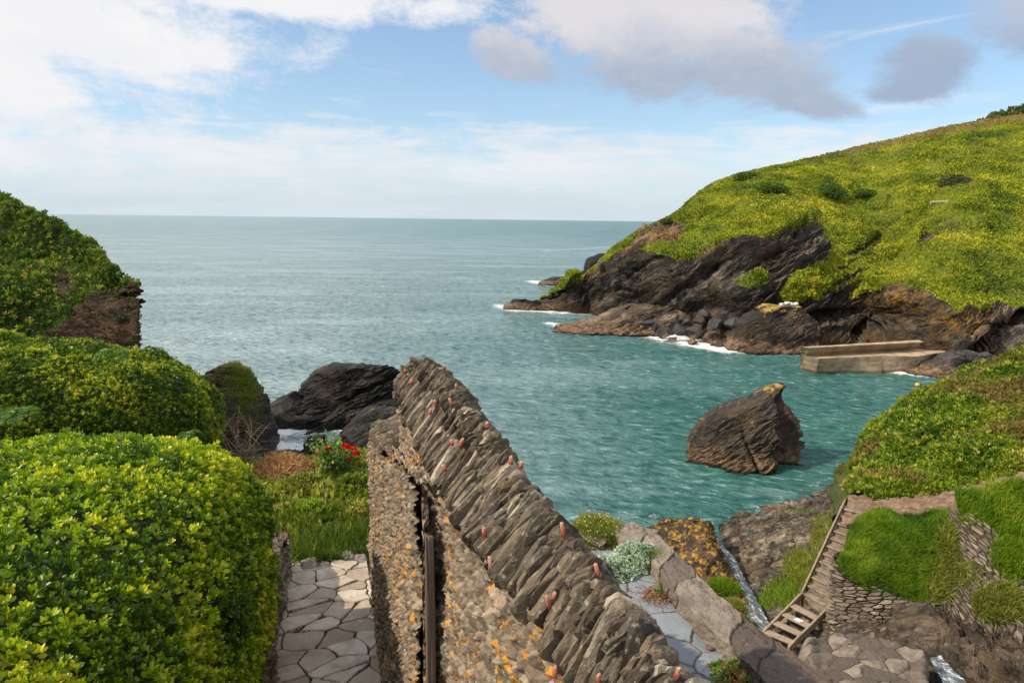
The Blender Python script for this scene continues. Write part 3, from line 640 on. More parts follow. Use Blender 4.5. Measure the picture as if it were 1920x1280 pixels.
M['leaf_olive'] = leaf_mat('leaf_olive', [(0, (.025, .04, .012)), (.5, (.065, .08, .022)), (1, (.13, .13, .045))], .2, .7)
def sit_person(c):
    def skin(name, V, E, R, mat, par):
        me = bpy.data.meshes.new(name); me.from_pydata([tuple(map(float, np.array(v)+c-np.array(par.location))) for v in V], E, []); me.update()
        o = bpy.data.objects.new(name, me); COL.objects.link(o); o.parent = par
        md = o.modifiers.new('s', 'SKIN'); 
        for i, q in enumerate(R): me.skin_vertices[0].data[i].radius = (q, q)
        me.skin_vertices[0].data[0].use_root = True
        o.modifiers.new('d', 'SUBSURF').render_levels = 2; me.materials.append(mat); return o
    t = empty('person', c, 'tiny seated person in a blue top on the rocks by the rounded sea rock', 'person')
    V = [(0, 0, .12), (0, .02, .35), (0, 0, .55), (0, 0, .68), (0, -.02, .80), (-.1, -.02, .12), (-.13, -.42, .30), (-.13, -.5, -.1), (.1, -.02, .12), (.13, -.42, .3), (.13, -.5, -.1), (-.2, 0, .52), (-.24, -.12, .28), (-.12, -.34, .34), (.2, 0, .52), (.24, -.12, .28), (.12, -.34, .34)]
    E = [(0, 1), (1, 2), (2, 3), (3, 4), (0, 5), (5, 6), (6, 7), (0, 8), (8, 9), (9, 10), (2, 11), (11, 12), (12, 13), (2, 14), (14, 15), (15, 16)]
    R = [.15, .14, .15, .06, .1, .09, .07, .05, .09, .07, .05, .07, .05, .04, .07, .05, .04]
    skin('body', V, E, R, simple('trousers_and_skin', (.06, .06, .09), (.10, .09, .11), 5), t)
    skin('jacket', [(0, 0, .16), (0, .02, .36), (0, 0, .56), (-.21, 0, .52), (-.26, -.12, .3), (.21, 0, .52), (.26, -.12, .3)], [(0, 1), (1, 2), (2, 3), (3, 4), (2, 5), (5, 6)], [.18, .17, .17, .09, .07, .09, .07], simple('blue_cloth', (.10, .14, .30), (.14, .18, .36), 5), t)
    V, F = ico(3); mb = MB(); mb.add(V*[.115, .12, .12]+c+[0, .01, .86], F); mb.build('hair', simple('pink_hat', (.5, .2, .2), (.6, .3, .28), 5), t)
small_far()
# ================================================================ left headland, shore rocks
M['leaf_dk'] = leaf_mat('leaf_dark', [(0, (.020, .045, .008)), (.5, (.055, .095, .014)), (1, (.14, .17, .03))], .3, .55)
M['fern'] = leaf_mat('fern_leaf', [(0, (.04, .10, .012)), (1, (.11, .19, .03))], .35, .55)
M['grass'] = leaf_mat('grass_blade', [(0, (.035, .065, .010)), (.5, (.085, .13, .014)), (.85, (.19, .22, .03)), (1, (.36, .28, .12))], .4, .6, .2)
M['grass_dry'] = leaf_mat('grass_mixed', [(0, (.06, .09, .015)), (.45, (.15, .18, .025)), (.75, (.27, .26, .06)), (1, (.42, .33, .16))], .35, .6, .2)
M['bramble'] = leaf_mat('bramble_leaf', [(0, (.040, .070, .008)), (.45, (.12, .155, .014)), (.8, (.27, .28, .03)), (1, (.42, .34, .12))], .35, .5, .3)
def gpoints(C): return np.array([[q if isinstance(q, np.ndarray) else at(*q) for q in row] for row in C])
def left_headland():
    C = []
    cols = [(-700, 110, 46), (-350, 278, 44), (-90, 356, 42), (10, 380, 40.5), (70, 404, 39.5), (135, 442, 38.5), (190, 492, 37), (232, 540, 35)]
    rows = [[], [], [], [], [], [], [], []]
    for i, (x, ys, Ds) in enumerate(cols):
        t = i/7; xb = x + 40*t
        rows[0].append(at(xb-65*t, 1080, 29.5)); rows[1].append(at(xb-55*t, 780, 29.8)); rows[2].append(at(xb-52*t, 690, 30.5)); rows[3].append(at(x-10*t, 625, 31.5))
        ym = lambda f: 600*(1-f) + ys*f
        rows[4].append(at(x+6*t, min(600, ym(.25)), 33)); rows[5].append(at(x+8*t, ym(.65), 35+.4*(Ds-35))); K = at(x, ys, Ds); rows[6].append(K); rows[7].append(K+[-8, 9, -5])
    # the nose turns away from view
    for k, (x, y, D) in enumerate([(250, 1080, 32), (250, 780, 32), (252, 690, 32.5), (256, 625, 33), (250, 590, 34), (246, 560, 35), (240, 540, 36.5)]): rows[k].append(at(x, y, D))
    rows[7].append(rows[6][-1]+[-8, 8, -5])
    for k in range(8): rows[k].append(rows[k][-1]+[-9, 9, -1.5])
    G = net(np.array(rows), 300, 420); N = gnorm(G); N *= np.where((N@np.array([.3, -.8, .5]) < 0), -1, 1)[..., None]
    x, y = proj(G); wx = x+12*fbm(G*.8, 3); wy = y+12*fbm(G*.8+30, 3)
    rk = inpoly(wx, wy, [(140, 575), (200, 545), (262, 540), (330, 600), (330, 900), (-800, 900), (-800, 690), (0, 650), (60, 640), (110, 610)]) | inpoly(wx, wy, [(95, 510), (130, 500), (150, 540), (110, 560)])
    rk = rk.astype(float)
    for _ in range(2): rk = (rk+np.roll(rk, 1, 0)+np.roll(rk, -1, 0)+np.roll(rk, 1, 1)+np.roll(rk, -1, 1))/5
    G = G + N*(rk*(strata(G, R_(-4), 2.0, 9)*.26+.3*fbm(G*.4, 3)) + (1-rk)*(.45*fbm(G*.35+3, 4)+.2*fbm(G*2, 2)))[..., None]; N = gnorm(G); N *= np.where((N@np.array([.3, -.8, .5]) < 0), -1, 1)[..., None]
    m = NT('red_cliff'); P, c, b, n2 = rock_nodes(m, R_(-4), 1.8, (.016, .009, .007), (.052, .028, .019), (.13, .078, .052), bump=.8, bd=.12, warm=(.085, .040, .024))
    gc = m.mix(m.noise(P, .8, 5, .7), (.025, .035, .012), (.07, .075, .025)); rr = m.step(m.attr('rock'), .35, .6)
    mat = m.out(m.pbr(m.mix(rr, gc, c), .9, b, spec=.2))
    mb = MB(); mb.add(G, gridF(*G.shape[:2]), rock=rk); o = mb.build('cliff', mat); tag(o, 'red earth cliff under a bushy green slope at the left', 'cliff', kind='structure')
    r = np.random.default_rng(12); v = np.linspace(0, 7, 300)[:, None]
    P0, N0, i, j = sample(G, N, 105000, r, (1-rk*.9)*(v > 2.1)*(v < 6.4)*np.ones_like(rk)*(35/np.linalg.norm(G-EYE, axis=-1))**1.5)
    tone = np.clip(.44+.10*np.clip(P0[:, 2]-14, -2, 6)+.6*fbm(P0*.3, 3)+r.normal(0, .14, len(P0)), 0, 1)  # tone rises with height: sunlit top of the slope painted into the leaves
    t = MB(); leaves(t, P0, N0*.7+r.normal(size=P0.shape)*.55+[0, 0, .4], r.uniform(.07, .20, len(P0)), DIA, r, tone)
    # taller bracken tufts
    P1, N1, _, _ = sample(G, N, 5000, r, (1-rk)*(v > 2.6)*(v < 6.3)*np.ones_like(rk))
    rosettes(t, P1, N1, .22, r, 7, .95, .8, DIA)
    mm = leaf_mat('slope_scrub', [(0, (.025, .055, .008)), (.35, (.065, .115, .012)), (.6, (.13, .175, .018)), (.85, (.25, .26, .035)), (1, (.24, .17, .06))], .25, .6, .2)
    o = t.build('undergrowth', mm, smooth=False); tag(o, 'bracken and scrub covering the left slope above the red cliff', 'undergrowth', kind='stuff')
left_headland()
RM['shore'] = rock_mat('shore_rock', 1.7, dark=(.004, .004, .004), mid=(.017, .0155, .014), light=(.085, .072, .058), warm=(.05, .032, .02), tide=False, rough=.6, bd=.2)
RM['shoretop'] = rock_mat('shore_rock_moss', 1.7, dark=(.004, .004, .004), mid=(.014, .0135, .013), light=(.055, .05, .04), warm=(.04, .026, .017), tide=False, rough=.6, bd=.2, top=((.16, .15, .02), 3.2, 5))
RM['crag'] = rock_mat('crag_rock', 1.6, dark=(.010, .009, .008), mid=(.035, .03, .025), light=(.12, .095, .065), ang=R_(5), warm=(.08, .05, .03), tide=False, top=((.15, .13, .03), 3, 5))
def shore():
    L = rock_loft
    o, G = L('crag', [(860, 340, 520, 42.5, 3), (800, 352, 505, 43, 2.8), (775, 365, 497, 43.3, 2.6), (745, 370, 488, 43.6, 2.3), (718, 374, 474, 44, 2), (702, 380, 466, 44, 1.7), (690, 402, 452, 44, 1.2), (682, 418, 440, 44, .7)],
             'brown crag with a grassy crown at the shore behind the hedge', RM['crag'], big=.15, amp=.2, k=1.8, ang=R_(5), seed=1)
    r = np.random.default_rng(3); N = gnorm(G); c0 = G.mean((0, 1)); N *= np.where(((G-c0)*N).sum(-1) < 0, -1, 1)[..., None]; x, y = proj(G)
    w_ = np.exp(-((x-455)/26)**2-((y-735)/42)**2)*(G[..., 1] < 44.5) + .6*np.exp(-((x-460)/22)**2-((y-695)/12)**2)
    P, Nn, _, _ = sample(G, N, 7000, r, w_); t = MB(); leaves(t, P, Nn*.5+r.normal(size=P.shape)*.4+[0, 0, .8], r.uniform(.12, .34, len(P)), BLADE, r, np.clip(r.normal(.35, .2, len(P)), 0, 1))
    g = t.build('grass', M['grass_dry'], smooth=False); tag(g, 'green grass growing on the face of the shore crag', 'grass', kind='stuff')
    L('rock_outcrop', [(790, 530, 775, 50, 4), (765, 545, 765, 50.5, 3.6), (745, 555, 760, 51, 3.1), (722, 568, 756, 51.5, 2.6), (705, 582, 748, 52, 2.1), (693, 600, 738, 52, 1.6), (686, 622, 715, 52, 1)],
      'tallest humped black rock standing in the sea beyond the others', RM['shore'], big=.12, amp=.5, k=1.4, seed=2)
    L('rock_outcrop', [(800, 455, 650, 48.5, 2.2), (788, 470, 690, 48.8, 2.1), (776, 484, 745, 49, 2.0), (764, 500, 760, 49.2, 1.7), (754, 520, 768, 49.4, 1.3), (746, 540, 775, 49.6, .8)],
      'broad low black reef in front of the tallest humped rock', RM['shore'], big=.12, amp=.3, k=1.5, seed=3)
    L('rock_outcrop', [(770, 520, 570, 48.6, .9), (752, 532, 566, 48.8, .8), (740, 540, 560, 49, .6), (734, 546, 556, 49, .35)], 'small pointed black rock poking up at the seaward end of the reef', RM['shore'], amp=.12, k=1.8, seed=4)
    L('rock_outcrop', [(930, 625, 830, 38.5, 2.6), (880, 628, 815, 39, 2.4), (845, 632, 800, 39.4, 2.2), (815, 642, 785, 39.8, 1.9), (790, 660, 772, 40, 1.5), (772, 680, 752, 40.3, 1), (764, 700, 735, 40.5, .6)],
      'dark folded rock with mossy yellow top beside the wall end', RM['shoretop'], big=.15, amp=.26, k=1.5, seed=5, ang=R_(40))
    L('rock_outcrop', [(905, 556, 640, 40.5, 1.5), (870, 562, 632, 41, 1.3), (845, 568, 622, 41.3, 1.0), (826, 574, 612, 41.5, .7), (818, 584, 604, 41.5, .4)], 'squarish black rock behind the straw heap', RM['shore'], amp=.16, k=1.8, seed=6)
    L('rock_outcrop', [(895, 470, 600, 40, 1.5), (870, 480, 585, 40.6, 1.3), (856, 496, 572, 41, .9), (848, 520, 556, 41.2, .5)], 'low black rocks at the near edge of the foaming pool', RM['shore'], amp=.18, k=1.8, seed=7)
    L('rock_outcrop', [(885, 400, 515, 43, 2), (850, 410, 500, 43.5, 1.8), (815, 430, 492, 44, 1.5), (790, 450, 500, 45, 1.0)], 'black rock foot under the grassy crag', RM['shore'], amp=.22, k=1.5, seed=8)
shore()
def sea_rock():
    mat = rock_mat('stack_rock', 1.5, dark=(.009, .008, .008), mid=(.040, .034, .029), light=(.14, .115, .09), ang=R_(38), warm=(.075, .05, .032), tz=1.3, bd=.14, top=((.34, .22, .04), 4.0, 5.8))
    R0 = [(893, 1290, 1440, 41, 2.6), (875, 1283, 1485, 41.8, 3.0), (850, 1283, 1492, 42, 2.8), (825, 1288, 1498, 42, 2.6), (805, 1302, 1498, 42, 2.4), (785, 1318, 1490, 42, 2.2), (770, 1336, 1482, 42, 1.9), (758, 1364, 1474, 42, 1.5), (750, 1390, 1464, 42, 1.15), (742, 1404, 1463, 42, .9), (734, 1418, 1465, 42, .7), (727, 1432, 1470, 42, .5), (722, 1446, 1474, 42, .36), (719, 1458, 1476, 42, .25)]
    c = []; w_ = []
    for (y, xl, xr, D, hd) in R0:
        A = at(xl, y, D); B = at(xr, y, D); c.append((A+B)/2); w_.append((np.linalg.norm(B-A)/2, hd))
    c[0][2] = -1.2; nv, nth = 260, 460
    c = catmull(c, nv); w_ = np.maximum(catmull(w_, nv), .01); th = np.linspace(0, 2*math.pi, nth)
    # angular plan: blocky, with a ridge edge facing the camera slightly right of centre
    plan = [(1.0, .15), (.62, .95), (-.2, .9), (-.85, .5), (-1.0, -.25), (-.25, -1.0), (.30, -1.05), (.55, -.35), (.95, -.45), (1.0, .15)]
    pl = np.array(plan); sg = np.concatenate([[0], np.cumsum(np.hypot(*np.diff(pl, axis=0).T))]); u = np.linspace(0, sg[-1], nth)
    px_, py_ = np.interp(u, sg, pl[:, 0]), np.interp(u, sg, pl[:, 1])
    G = c[:, None] + np.stack([w_[:, :1]*px_, w_[:, 1:]*py_, np.zeros((nv, nth))], -1)
    N = G-c[:, None]; N = N/np.maximum(np.linalg.norm(N, axis=-1, keepdims=True), 1e-6)
    fade = 1-.5*ss(.9, 1, np.linspace(0, 1, nv))[:, None]
    d = .19*strata(G, R_(38), 1.8, 5)+.07*strata(G, R_(38), 6, 15)+.15*fbm(G*.6, 3)
    crack = np.exp(-(((G[..., 0]-14.2)+(G[..., 2]-2.0)*.45+.2*fbm(G*1.3, 2))/.16)**2)*(G[..., 1] < 42)*ss(3.4, 2.0, G[..., 2])
    G = G+N*((d*np.clip(w_[:, :1]/1.6, .22, 1)-.45*crack))[..., None]; G[:, -1] = G[:, 0]
    mb = MB(); mb.add(G, gridF(nv, nth)); o = mb.build('sea_rock', mat, smooth=False); tag(o, 'large leaning brown rock with a yellow lichened peak standing in the cove', 'rock')
    V, F = boulder(atz(1482, 868, .1), (1.3, 1.2, .9), 5, 5, 10, .06)
    RMf = RM['far']
sea_rock()
# ================================================================ ground at the viewpoint
M['soil'] = simple('soil', (.035, .025, .018), (.07, .05, .035), 5, .95, .7, .03)
def ground():
    S = np.array([-4, -1, 2, 5, 6.5, 8, 9.5, 10.8, 12.5, 15, 20]); H = np.array([3.36, 3.36, 3.36, 3.36, 3.34, 3.38, 3.50, 3.75, 5.5, 10, 17])
    Ls = [-16, -10, -6, -3, -1, 0, .55, .95, 1.3]
    C = np.array([[slh(s, l+(0.35*max(0, s-11) if l > .5 else 0), h+(0 if l < .9 else .7) + (0 if l < 1.2 else 3)) for l in Ls] for s, h in zip(S, H)])
    G = net(C, 260, 260); G[..., 2] += .035*fbm(G*2.5, 4)*1 - .01
    mb = MB(); mb.add(G, gridF(260, 260, True)); o = mb.build('ground', M['soil']); tag(o, 'dark soil of the cliff top garden', 'ground', kind='structure')
ground()
def cells(m, base, rndc, joint, jcol):
    pass
def flag_mat(name, cols, jcol, sc=3., warm=None, rough=.7, bump=.5, bd=.01, spec=.35):
    m = NT(name); P = m.pos(); a = m.attr('cell'); j = m.attr('joint')
    n = m.noise(P, sc, 6, .65, .3); n2 = m.noise(P, sc*6, 5, .7)
    c = m.ramp(a, [(i/(len(cols)-1), q) for i, q in enumerate(cols)])
    c = m.mix(m.math('MULTIPLY', m.step(n, .35, .7), .7), c, warm or cols[0]); c = m.mix(m.step(n2, .55, .8, 0, .45), c, tuple(q*.45 for q in cols[0]))
    c = m.mix(m.step(m.noise(P, sc*2.4, 6, .75), .60, .70, 0, .5), c, tuple(min(.6, q*1.5+.05) for q in cols[-1]))
    c = m.mix(m.step(m.math('ADD', j, m.math('MULTIPLY', m.math('SUBTRACT', n2, .5), .12)), .02, .06), jcol, c)
    return m.out(m.pbr(c, rough, m.bump(m.math('ADD', n, m.math('MULTIPLY', n2, .5)), bump, bd), spec=spec))
def paving(name, corners, z, sx, sy, rot, mat, label, nr, nc, seed, amp=.022, warp=.12, jw=.10, kind='structure', cat='path', slope=0):
    """corners: rows of (left px, right px, y)"""
    C = np.array([[atz(a, y, z), atz((a+b)/2, y, z), atz(b, y, z)] for a, b, y in corners]); G = net(C, nr, nc)
    c, s = math.cos(rot), math.sin(rot); u = (G[..., 0]*c+G[..., 1]*s); v = (-G[..., 0]*s+G[..., 1]*c)
    W = warp*fbm(G*3+seed, 3); F1, F2, ID = worley(u/sx+W+seed, v/sy+W*.7, .95, seed); J = F2-F1
    h = ss(.02, jw, J)
    G[..., 2] += amp*h + .006*(ID-.5)*2 + .004*fbm(G*9, 4)*h - amp*.4
    mb = MB(); mb.add(G, gridF(nr, nc), cell=ID, joint=J); o = mb.build(name, mat); return tag(o, label, cat, kind=kind)
def flip_up(o): pass
paving('path', [(541, 687, 1052), (530, 697, 1110), (517, 708, 1190), (504, 721, 1285), (470, 760, 1560), (430, 830, 1900)], 11.70, .26, .20, R_(12),
       flag_mat('crazy_paving', [(.32, .25, .185), (.47, .395, .315), (.62, .55, .46)], (.055, .038, .026), 5., (.25, .18, .125), .75, .7, .012), 'path of pale crazy paved stone leading down to the garden', 620, 330, 3, .022, .22, .065)
paving('terrace', [(730, 1198, 1000), (740, 1262, 1080), (760, 1330, 1170), (800, 1430, 1290), (850, 1560, 1430), (900, 1900, 1800)], 10.9, .50, .42, R_(-30),
       flag_mat('slate_flags', [(.12, .135, .155), (.165, .185, .205), (.22, .245, .265)], (.085, .062, .045), 2.2, (.16, .175, .19), .65, .25, .008, .45), 'terrace of blue grey slate flags between the walls', 560, 640, 11, .014, .05, .07, cat='terrace')
# ================================================================ masonry walls along the path
def masonry_mat(name, lichen=True):
    m = NT(name); P = m.pos(); a = m.attr('cell'); j = m.attr('joint'); x, y, z = m.sepz(P)
    n = m.noise(P, 4, 6, .7, .2); n2 = m.noise(P, 26, 6, .7); n3 = m.noise(P, 70, 4, .6)
    c = m.ramp(m.math('ADD', m.math('MULTIPLY', a, .55), m.math('MULTIPLY', n2, .5)), [(.2, (.050, .038, .026)), (.45, (.135, .102, .070)), (.62, (.22, .17, .118)), (.85, (.42, .34, .25))])
    c = m.mix(m.step(n, .48, .72, 0, .55), c, (.13, .105, .085))
    c = m.mix(m.step(j, .07, .0, 0, .75), c, (.055, .043, .034))
    c = m.mix(m.step(n3, .55, .75, 0, .4), c, (.46, .40, .32))
    if lichen:
        f = m.math('MULTIPLY', m.step(m.noise(P, 17, 4, .65, .4), .55, .60), m.step(m.noise(P, 2.6, 3), .44, .60))
        c = m.mix(m.math('MULTIPLY', f, .9), c, m.mix(m.noise(P, 30, 3), (.62, .30, .015), (.52, .20, .02)))
        f2 = m.math('MULTIPLY', m.step(m.noise(m.map(P, loc=(3, 3, 3)), 3.5, 6, .75), .60, .68), .6); c = m.mix(f2, c, (.50, .46, .36))
    h = m.math('ADD', m.math('MULTIPLY', n2, .8), m.math('MULTIPLY', n3, .3))
    return m.out(m.pbr(c, .9, m.bump(h, .85, .014), spec=.2))
M['mason'] = masonry_mat('lichened_masonry'); M['mason_dk'] = masonry_mat('rough_masonry', False)
def coping_mat():
    m = NT('slate_coping'); P = m.pos(); a = m.attr('cell')
    n = m.noise(P, 9, 6, .7, .5); n2 = m.noise(P, 45, 5, .7); st = m.noise(m.map(m.map(P, rot=(0, 0, -R_(15.5))), scale=(5, 60, 14)), 1, 5, .65, .6)
    c = m.ramp(m.math('ADD', m.math('MULTIPLY', a, .75), m.math('MULTIPLY', m.math('SUBTRACT', n, .35), .5)), [(.05, (.030, .023, .016)), (.3, (.085, .064, .042)), (.5, (.16, .122, .080)), (.66, (.085, .072, .055)), (.78, (.32, .26, .18)), (.97, (.56, .48, .36))])
    c = m.mix(m.step(st, .5, .72, 0, .7), c, (.045, .037, .032)); c = m.mix(m.step(n2, .54, .70, 0, .6), c, (.46, .39, .29)); c = m.mix(m.step(n2, .44, .30, 0, .5), c, (.03, .024, .018))
    c = m.mix(m.step(m.noise(P, 3.0, 5, .7), .58, .68, 0, .6), c, (.085, .090, .058))
    f = m.math('MULTIPLY', m.step(m.noise(P, 16, 4, .65, .4), .63, .67), m.step(m.noise(P, 2.6, 3), .50, .62)); c = m.mix(f, c, (.55, .26, .02))
    return m.out(m.pbr(c, .82, m.bump(m.math('ADD', m.math('MULTIPLY', st, .9), m.math('MULTIPLY', n2, .6)), .8, .012), spec=.3))
M['coping'] = coping_mat()

def rub(mb, G, Nn, su, sv, seed, amp, u, v, big=.012):
    """push a masonry face in and out as rubble"""
    W = .22*fbm(G*6+seed, 3); F1, F2, ID = worley(u/su+W, v/sv+W, .9, seed); J = F2-F1
    F1b, F2b, IDb = worley(u/su*2.7+W*2, v/sv*2.7+9, .9, seed+40)
    d = amp*.6*ss(0, .45, J)*(.2+1.1*ID) + amp*.5*ss(0, .3, F2b-F1b)*IDb + amp*1.0*fbm(G*19+seed, 5, .65) + big*fbm(G*2.5, 3)*2.4
    G = G+Nn*d[..., None]; mb.add(G, gridF(*G.shape[:2]), cell=ID*.6+IDb*.4, joint=J); return G
SA = np.array([-1.5, 0, 1.0, 1.38, 1.8, 2.33, 2.9, 3.4, 4.1, 4.5, 4.86]); LE = np.array([.58, .57, .55, .54, .50, .46, .445, .44, .455, .475, .49]); HE = np.array([1.08, 1.08, 1.08, 1.08, 1.06, 1.10, 1.15, 1.17, 1.17, 1.165, 1.19])
SC = np.array([-1.5, 1.09, 1.17, 1.5, 1.9, 2.15, 2.67, 3.4, 4.2, 4.6, 4.86]); HC = np.array([.91, .91, .913, .907, .92, .934, .918, .891, .93, .96, 1.03])
def wall_a():
    t = empty('stone_wall', slh(3, .7, 3.3), 'tall lichened stone wall with slanting slate coping running down the middle', 'wall')
    mb = MB(); s = np.linspace(-1.2, 4.84, 900)[None]; f = np.linspace(0, 1, 300)[:, None]
    le = np.interp(s, SA, LE)+.025; he = np.interp(s, SA, HE)+.02; h = he+(3.5-he)*f**1.15
    G = slhv(s+0*f, le+0*f+.012*np.sin(h*3), h); rub(mb, G, -WL[None, None], .048, .036, 4, .019, s+0*f, h)
    # far end
    l = np.linspace(0, 1, 150)[None]; h2 = np.linspace(1.12, 5.2, 300)[:, None]; G = slhv(4.84+0*l+0*h2, .515+.27*l+0*h2, h2+0*l); rub(mb, G, WS[None, None], .08, .06, 5, .02, l*.42+0*h2, h2+0*l)
    # terrace side
    s3 = np.linspace(-1.2, 4.84, 260)[None]; h3 = np.linspace(1.15, 5.2, 200)[:, None]; G = slhv(s3+0*h3, .785+0*s3+0*h3, h3+0*s3); rub(mb, G, WL[None, None], .09, .06, 6, .02, s3+0*h3, h3+0*s3)
    # mortar core under the coping
    c = np.array([(-.0, 0), (.25, .62), (.5, .8), (.75, .62), (1.0, 0)]); sg = np.linspace(-1.2, 4.84, 300)[:, None]; q = np.linspace(0, 1, 40)[None]
    prof = np.interp(q, c[:, 0], c[:, 1]); lel = np.interp(sg, SA, LE)+.03; heh = np.interp(sg, SA, HE); hc = np.interp(sg, SC, HC)+.075
    G = slhv(sg+0*q, lel+(.785-lel)*q, heh+(hc-heh)*prof); G[..., 2] += .012*fbm(G*12, 3); mb.add(G, gridF(300, 40, True), cell=.3, joint=.1)
    mb.build('masonry', M['mason'], t)
    r = np.random.default_rng(31); cb = MB(); s_ = -1.0
    while s_ < 4.86:
        th = (.018+.030*r.beta(1.3, 2.6)) if s_ > 0 else .05
        le = np.interp(s_, SA, LE)-.02; he = np.interp(s_, SA, HE)+.02; hc = np.interp(s_, SC, HC); lc = .665+.010*r.normal(); lr = .80
        for side in (0, 1):
            A = slh(s_, le if side == 0 else lr, he + (0 if side == 0 else .02)); B = slh(s_, lc, hc-.0); e = B-A; Ln = np.linalg.norm(e); e /= Ln
            nrm = np.cross(WS, e); nrm *= np.sign(nrm[2])
            if side: splits = [(0, 1)]
            else:
                u0 = r.uniform(-.04, .12); splits = []
                while u0 < .92: L1 = r.uniform(.38, .95); splits.append((u0, min(u0+L1, 1.06))); u0 += L1*.86
            for (a, b) in splits:
                yaw = r.normal(.20, .15) if side == 0 else r.normal(-.3, .15); lean = r.normal(-.12, .13)
                u = e*math.cos(yaw)+WS*math.sin(yaw); v0 = WS*math.cos(yaw)-e*math.sin(yaw); v = v0*math.cos(lean)-nrm*math.sin(lean); n_ = np.cross(u, v); n_ *= np.sign(n_@nrm)
                ext = Ln*(b-a)/2*r.uniform(.98, 1.15); c_ = A+e*Ln*(a+b)/2 - nrm*(.044-r.normal(.004, .0055)) + WS*r.normal(0, .008)
                lev = 4 if (s_ > .9 and side == 0) else 3
                V, F = slab(c_, u, v, n_, ext, th*.54*r.uniform(.7, 1.2), .052*r.uniform(.8, 1.2), int(r.integers(1e6)), 3, .08)
                cb.add(V, F, cell=np.clip(r.beta(2, 2.6), 0, 1) if r.random() > .10 else 1.0)
        s_ += th*.92
    # rough stones closing the far end of the coping
    for k in range(26):
        q = r.random(); l_ = .49+.30*q; hh = 1.02+.20*abs(q-.45)*1.6+r.uniform(0, .16)
        V, F = slab(slh(4.86+r.uniform(-.02, .02), l_, hh), (WL*r.choice([-1, 1])*.7-np.array([0, 0, .7])*r.choice([-1, 1])*.6), WS, np.array([0, 0, 1.]), r.uniform(.05, .10), r.uniform(.03, .05), r.uniform(.02, .035), 700+k, 3, .12); cb.add(V, F, cell=r.random()*.8)
    cb.build('coping', M['coping'], t, smooth=False)
wall_a()
def wall_b():
    t = empty('stone_wall', slh(4.4, .42, 3.3), 'lower rubble wall butted against the tall wall beside the path', 'wall')
    mb = MB(); f = np.linspace(0, 1, 300)[:, None]; s = np.linspace(2.78, 5.72, 620)[None]
    top = np.interp(s, [2.7, 3.3, 4.2, 5.1, 5.5, 5.74], [1.14, 1.24, 1.50, 1.72, 1.80, 1.93])
    lf = np.interp(s, [2.78, 3.1, 4, 5.72], [.372, .372, .36, .345]); h = top+(3.5-top)*f
    G = slhv(s+0*f, lf-.018*f+0*s, h); rub(mb, G, -WL[None, None], .046, .036, 8, .022, s+0*f, h, .016)
    # far end, near end, top
    l = np.linspace(.35, .62, 90)[None]; h2 = np.linspace(1.9, 3.6, 200)[:, None]; G = slhv(5.72+0*l+0*h2, l+0*h2, h2+0*l); rub(mb, G, WS[None, None], .07, .05, 9, .02, l+0*h2, h2+0*l)
    l = np.linspace(.372, .40, 24)[None]; h2 = np.linspace(1.13, 3.5, 300)[:, None]; G = slhv(2.78+0*l+0*h2, l+0*h2, h2+0*l); rub(mb, G, -WS[None, None], .05, .045, 10, .035, l+0*h2, h2+0*l)
    sg = np.linspace(2.78, 5.72, 300)[:, None]; q = np.linspace(0, 1, 60)[None]; tp = np.interp(sg, [2.7, 3.3, 4.2, 5.1, 5.5, 5.74], [1.14, 1.24, 1.50, 1.72, 1.80, 1.93]); wd = np.interp(sg, [2.7, 4.6, 5.0, 5.74], [.06, .08, .22, .26])
    G = slhv(sg+0*q, np.interp(sg, [2.78, 5.72], [.372, .345])+wd*q, tp - .10*np.sin(np.pi*np.clip(q*1.0, 0, 1))*ss(4.4, 5.2, sg)); rub(mb, G, np.array([0, 0, 1.])[None, None], .06, .05, 12, .02, sg+0*q, q*wd)
    mb.build('masonry', M['mason'], t)
    r = np.random.default_rng(41); cb = MB(); s_ = 4.75
    while s_ < 5.78:   # upright slabs on the far part of the lower wall
        hh = np.interp(s_, [4.7, 5.2, 5.5, 5.78], [1.66, 1.66, 1.72, 1.92]); u = WL*.9+np.array([0, 0, .35*r.normal()]); u /= np.linalg.norm(u); v = WS*math.cos(.3)-np.array([0, 0, 1])*math.sin(.3)
        V, F = slab(slh(s_, .47, hh), u, v, np.cross(u, v), .13*r.uniform(.9, 1.1), .022, .075, int(r.integers(1e6)), 4, .1); cb.add(V, F, cell=.2+.6*r.random()); s_ += .036
    cb.build('coping', M['coping'], t)
wall_b()
def door_post():
    m = NT('old_timber'); P = m.pos(); n = m.noise(m.map(P, scale=(30, 30, 1.5)), 1, 6, .65, .5); n2 = m.noise(P, 3, 4)
    c = m.mix(m.step(n, .3, .7), (.055, .038, .028), (.17, .125, .095)); c = m.mix(m.step(n2, .5, .7, 0, .6), c, (.09, .065, .05)); mat = m.out(m.pbr(c, .8, m.bump(n, .6, .01)))
    V, F = obox(slh(2.74, .401, 2.42), WL*.019, WS*.03, [0, 0, 1.08], .12, .004); mb = MB(); mb.add(V, F); o = mb.build('timber_post', mat); tag(o, 'thin weathered timber post in the slot between the two walls', 'post')
door_post()
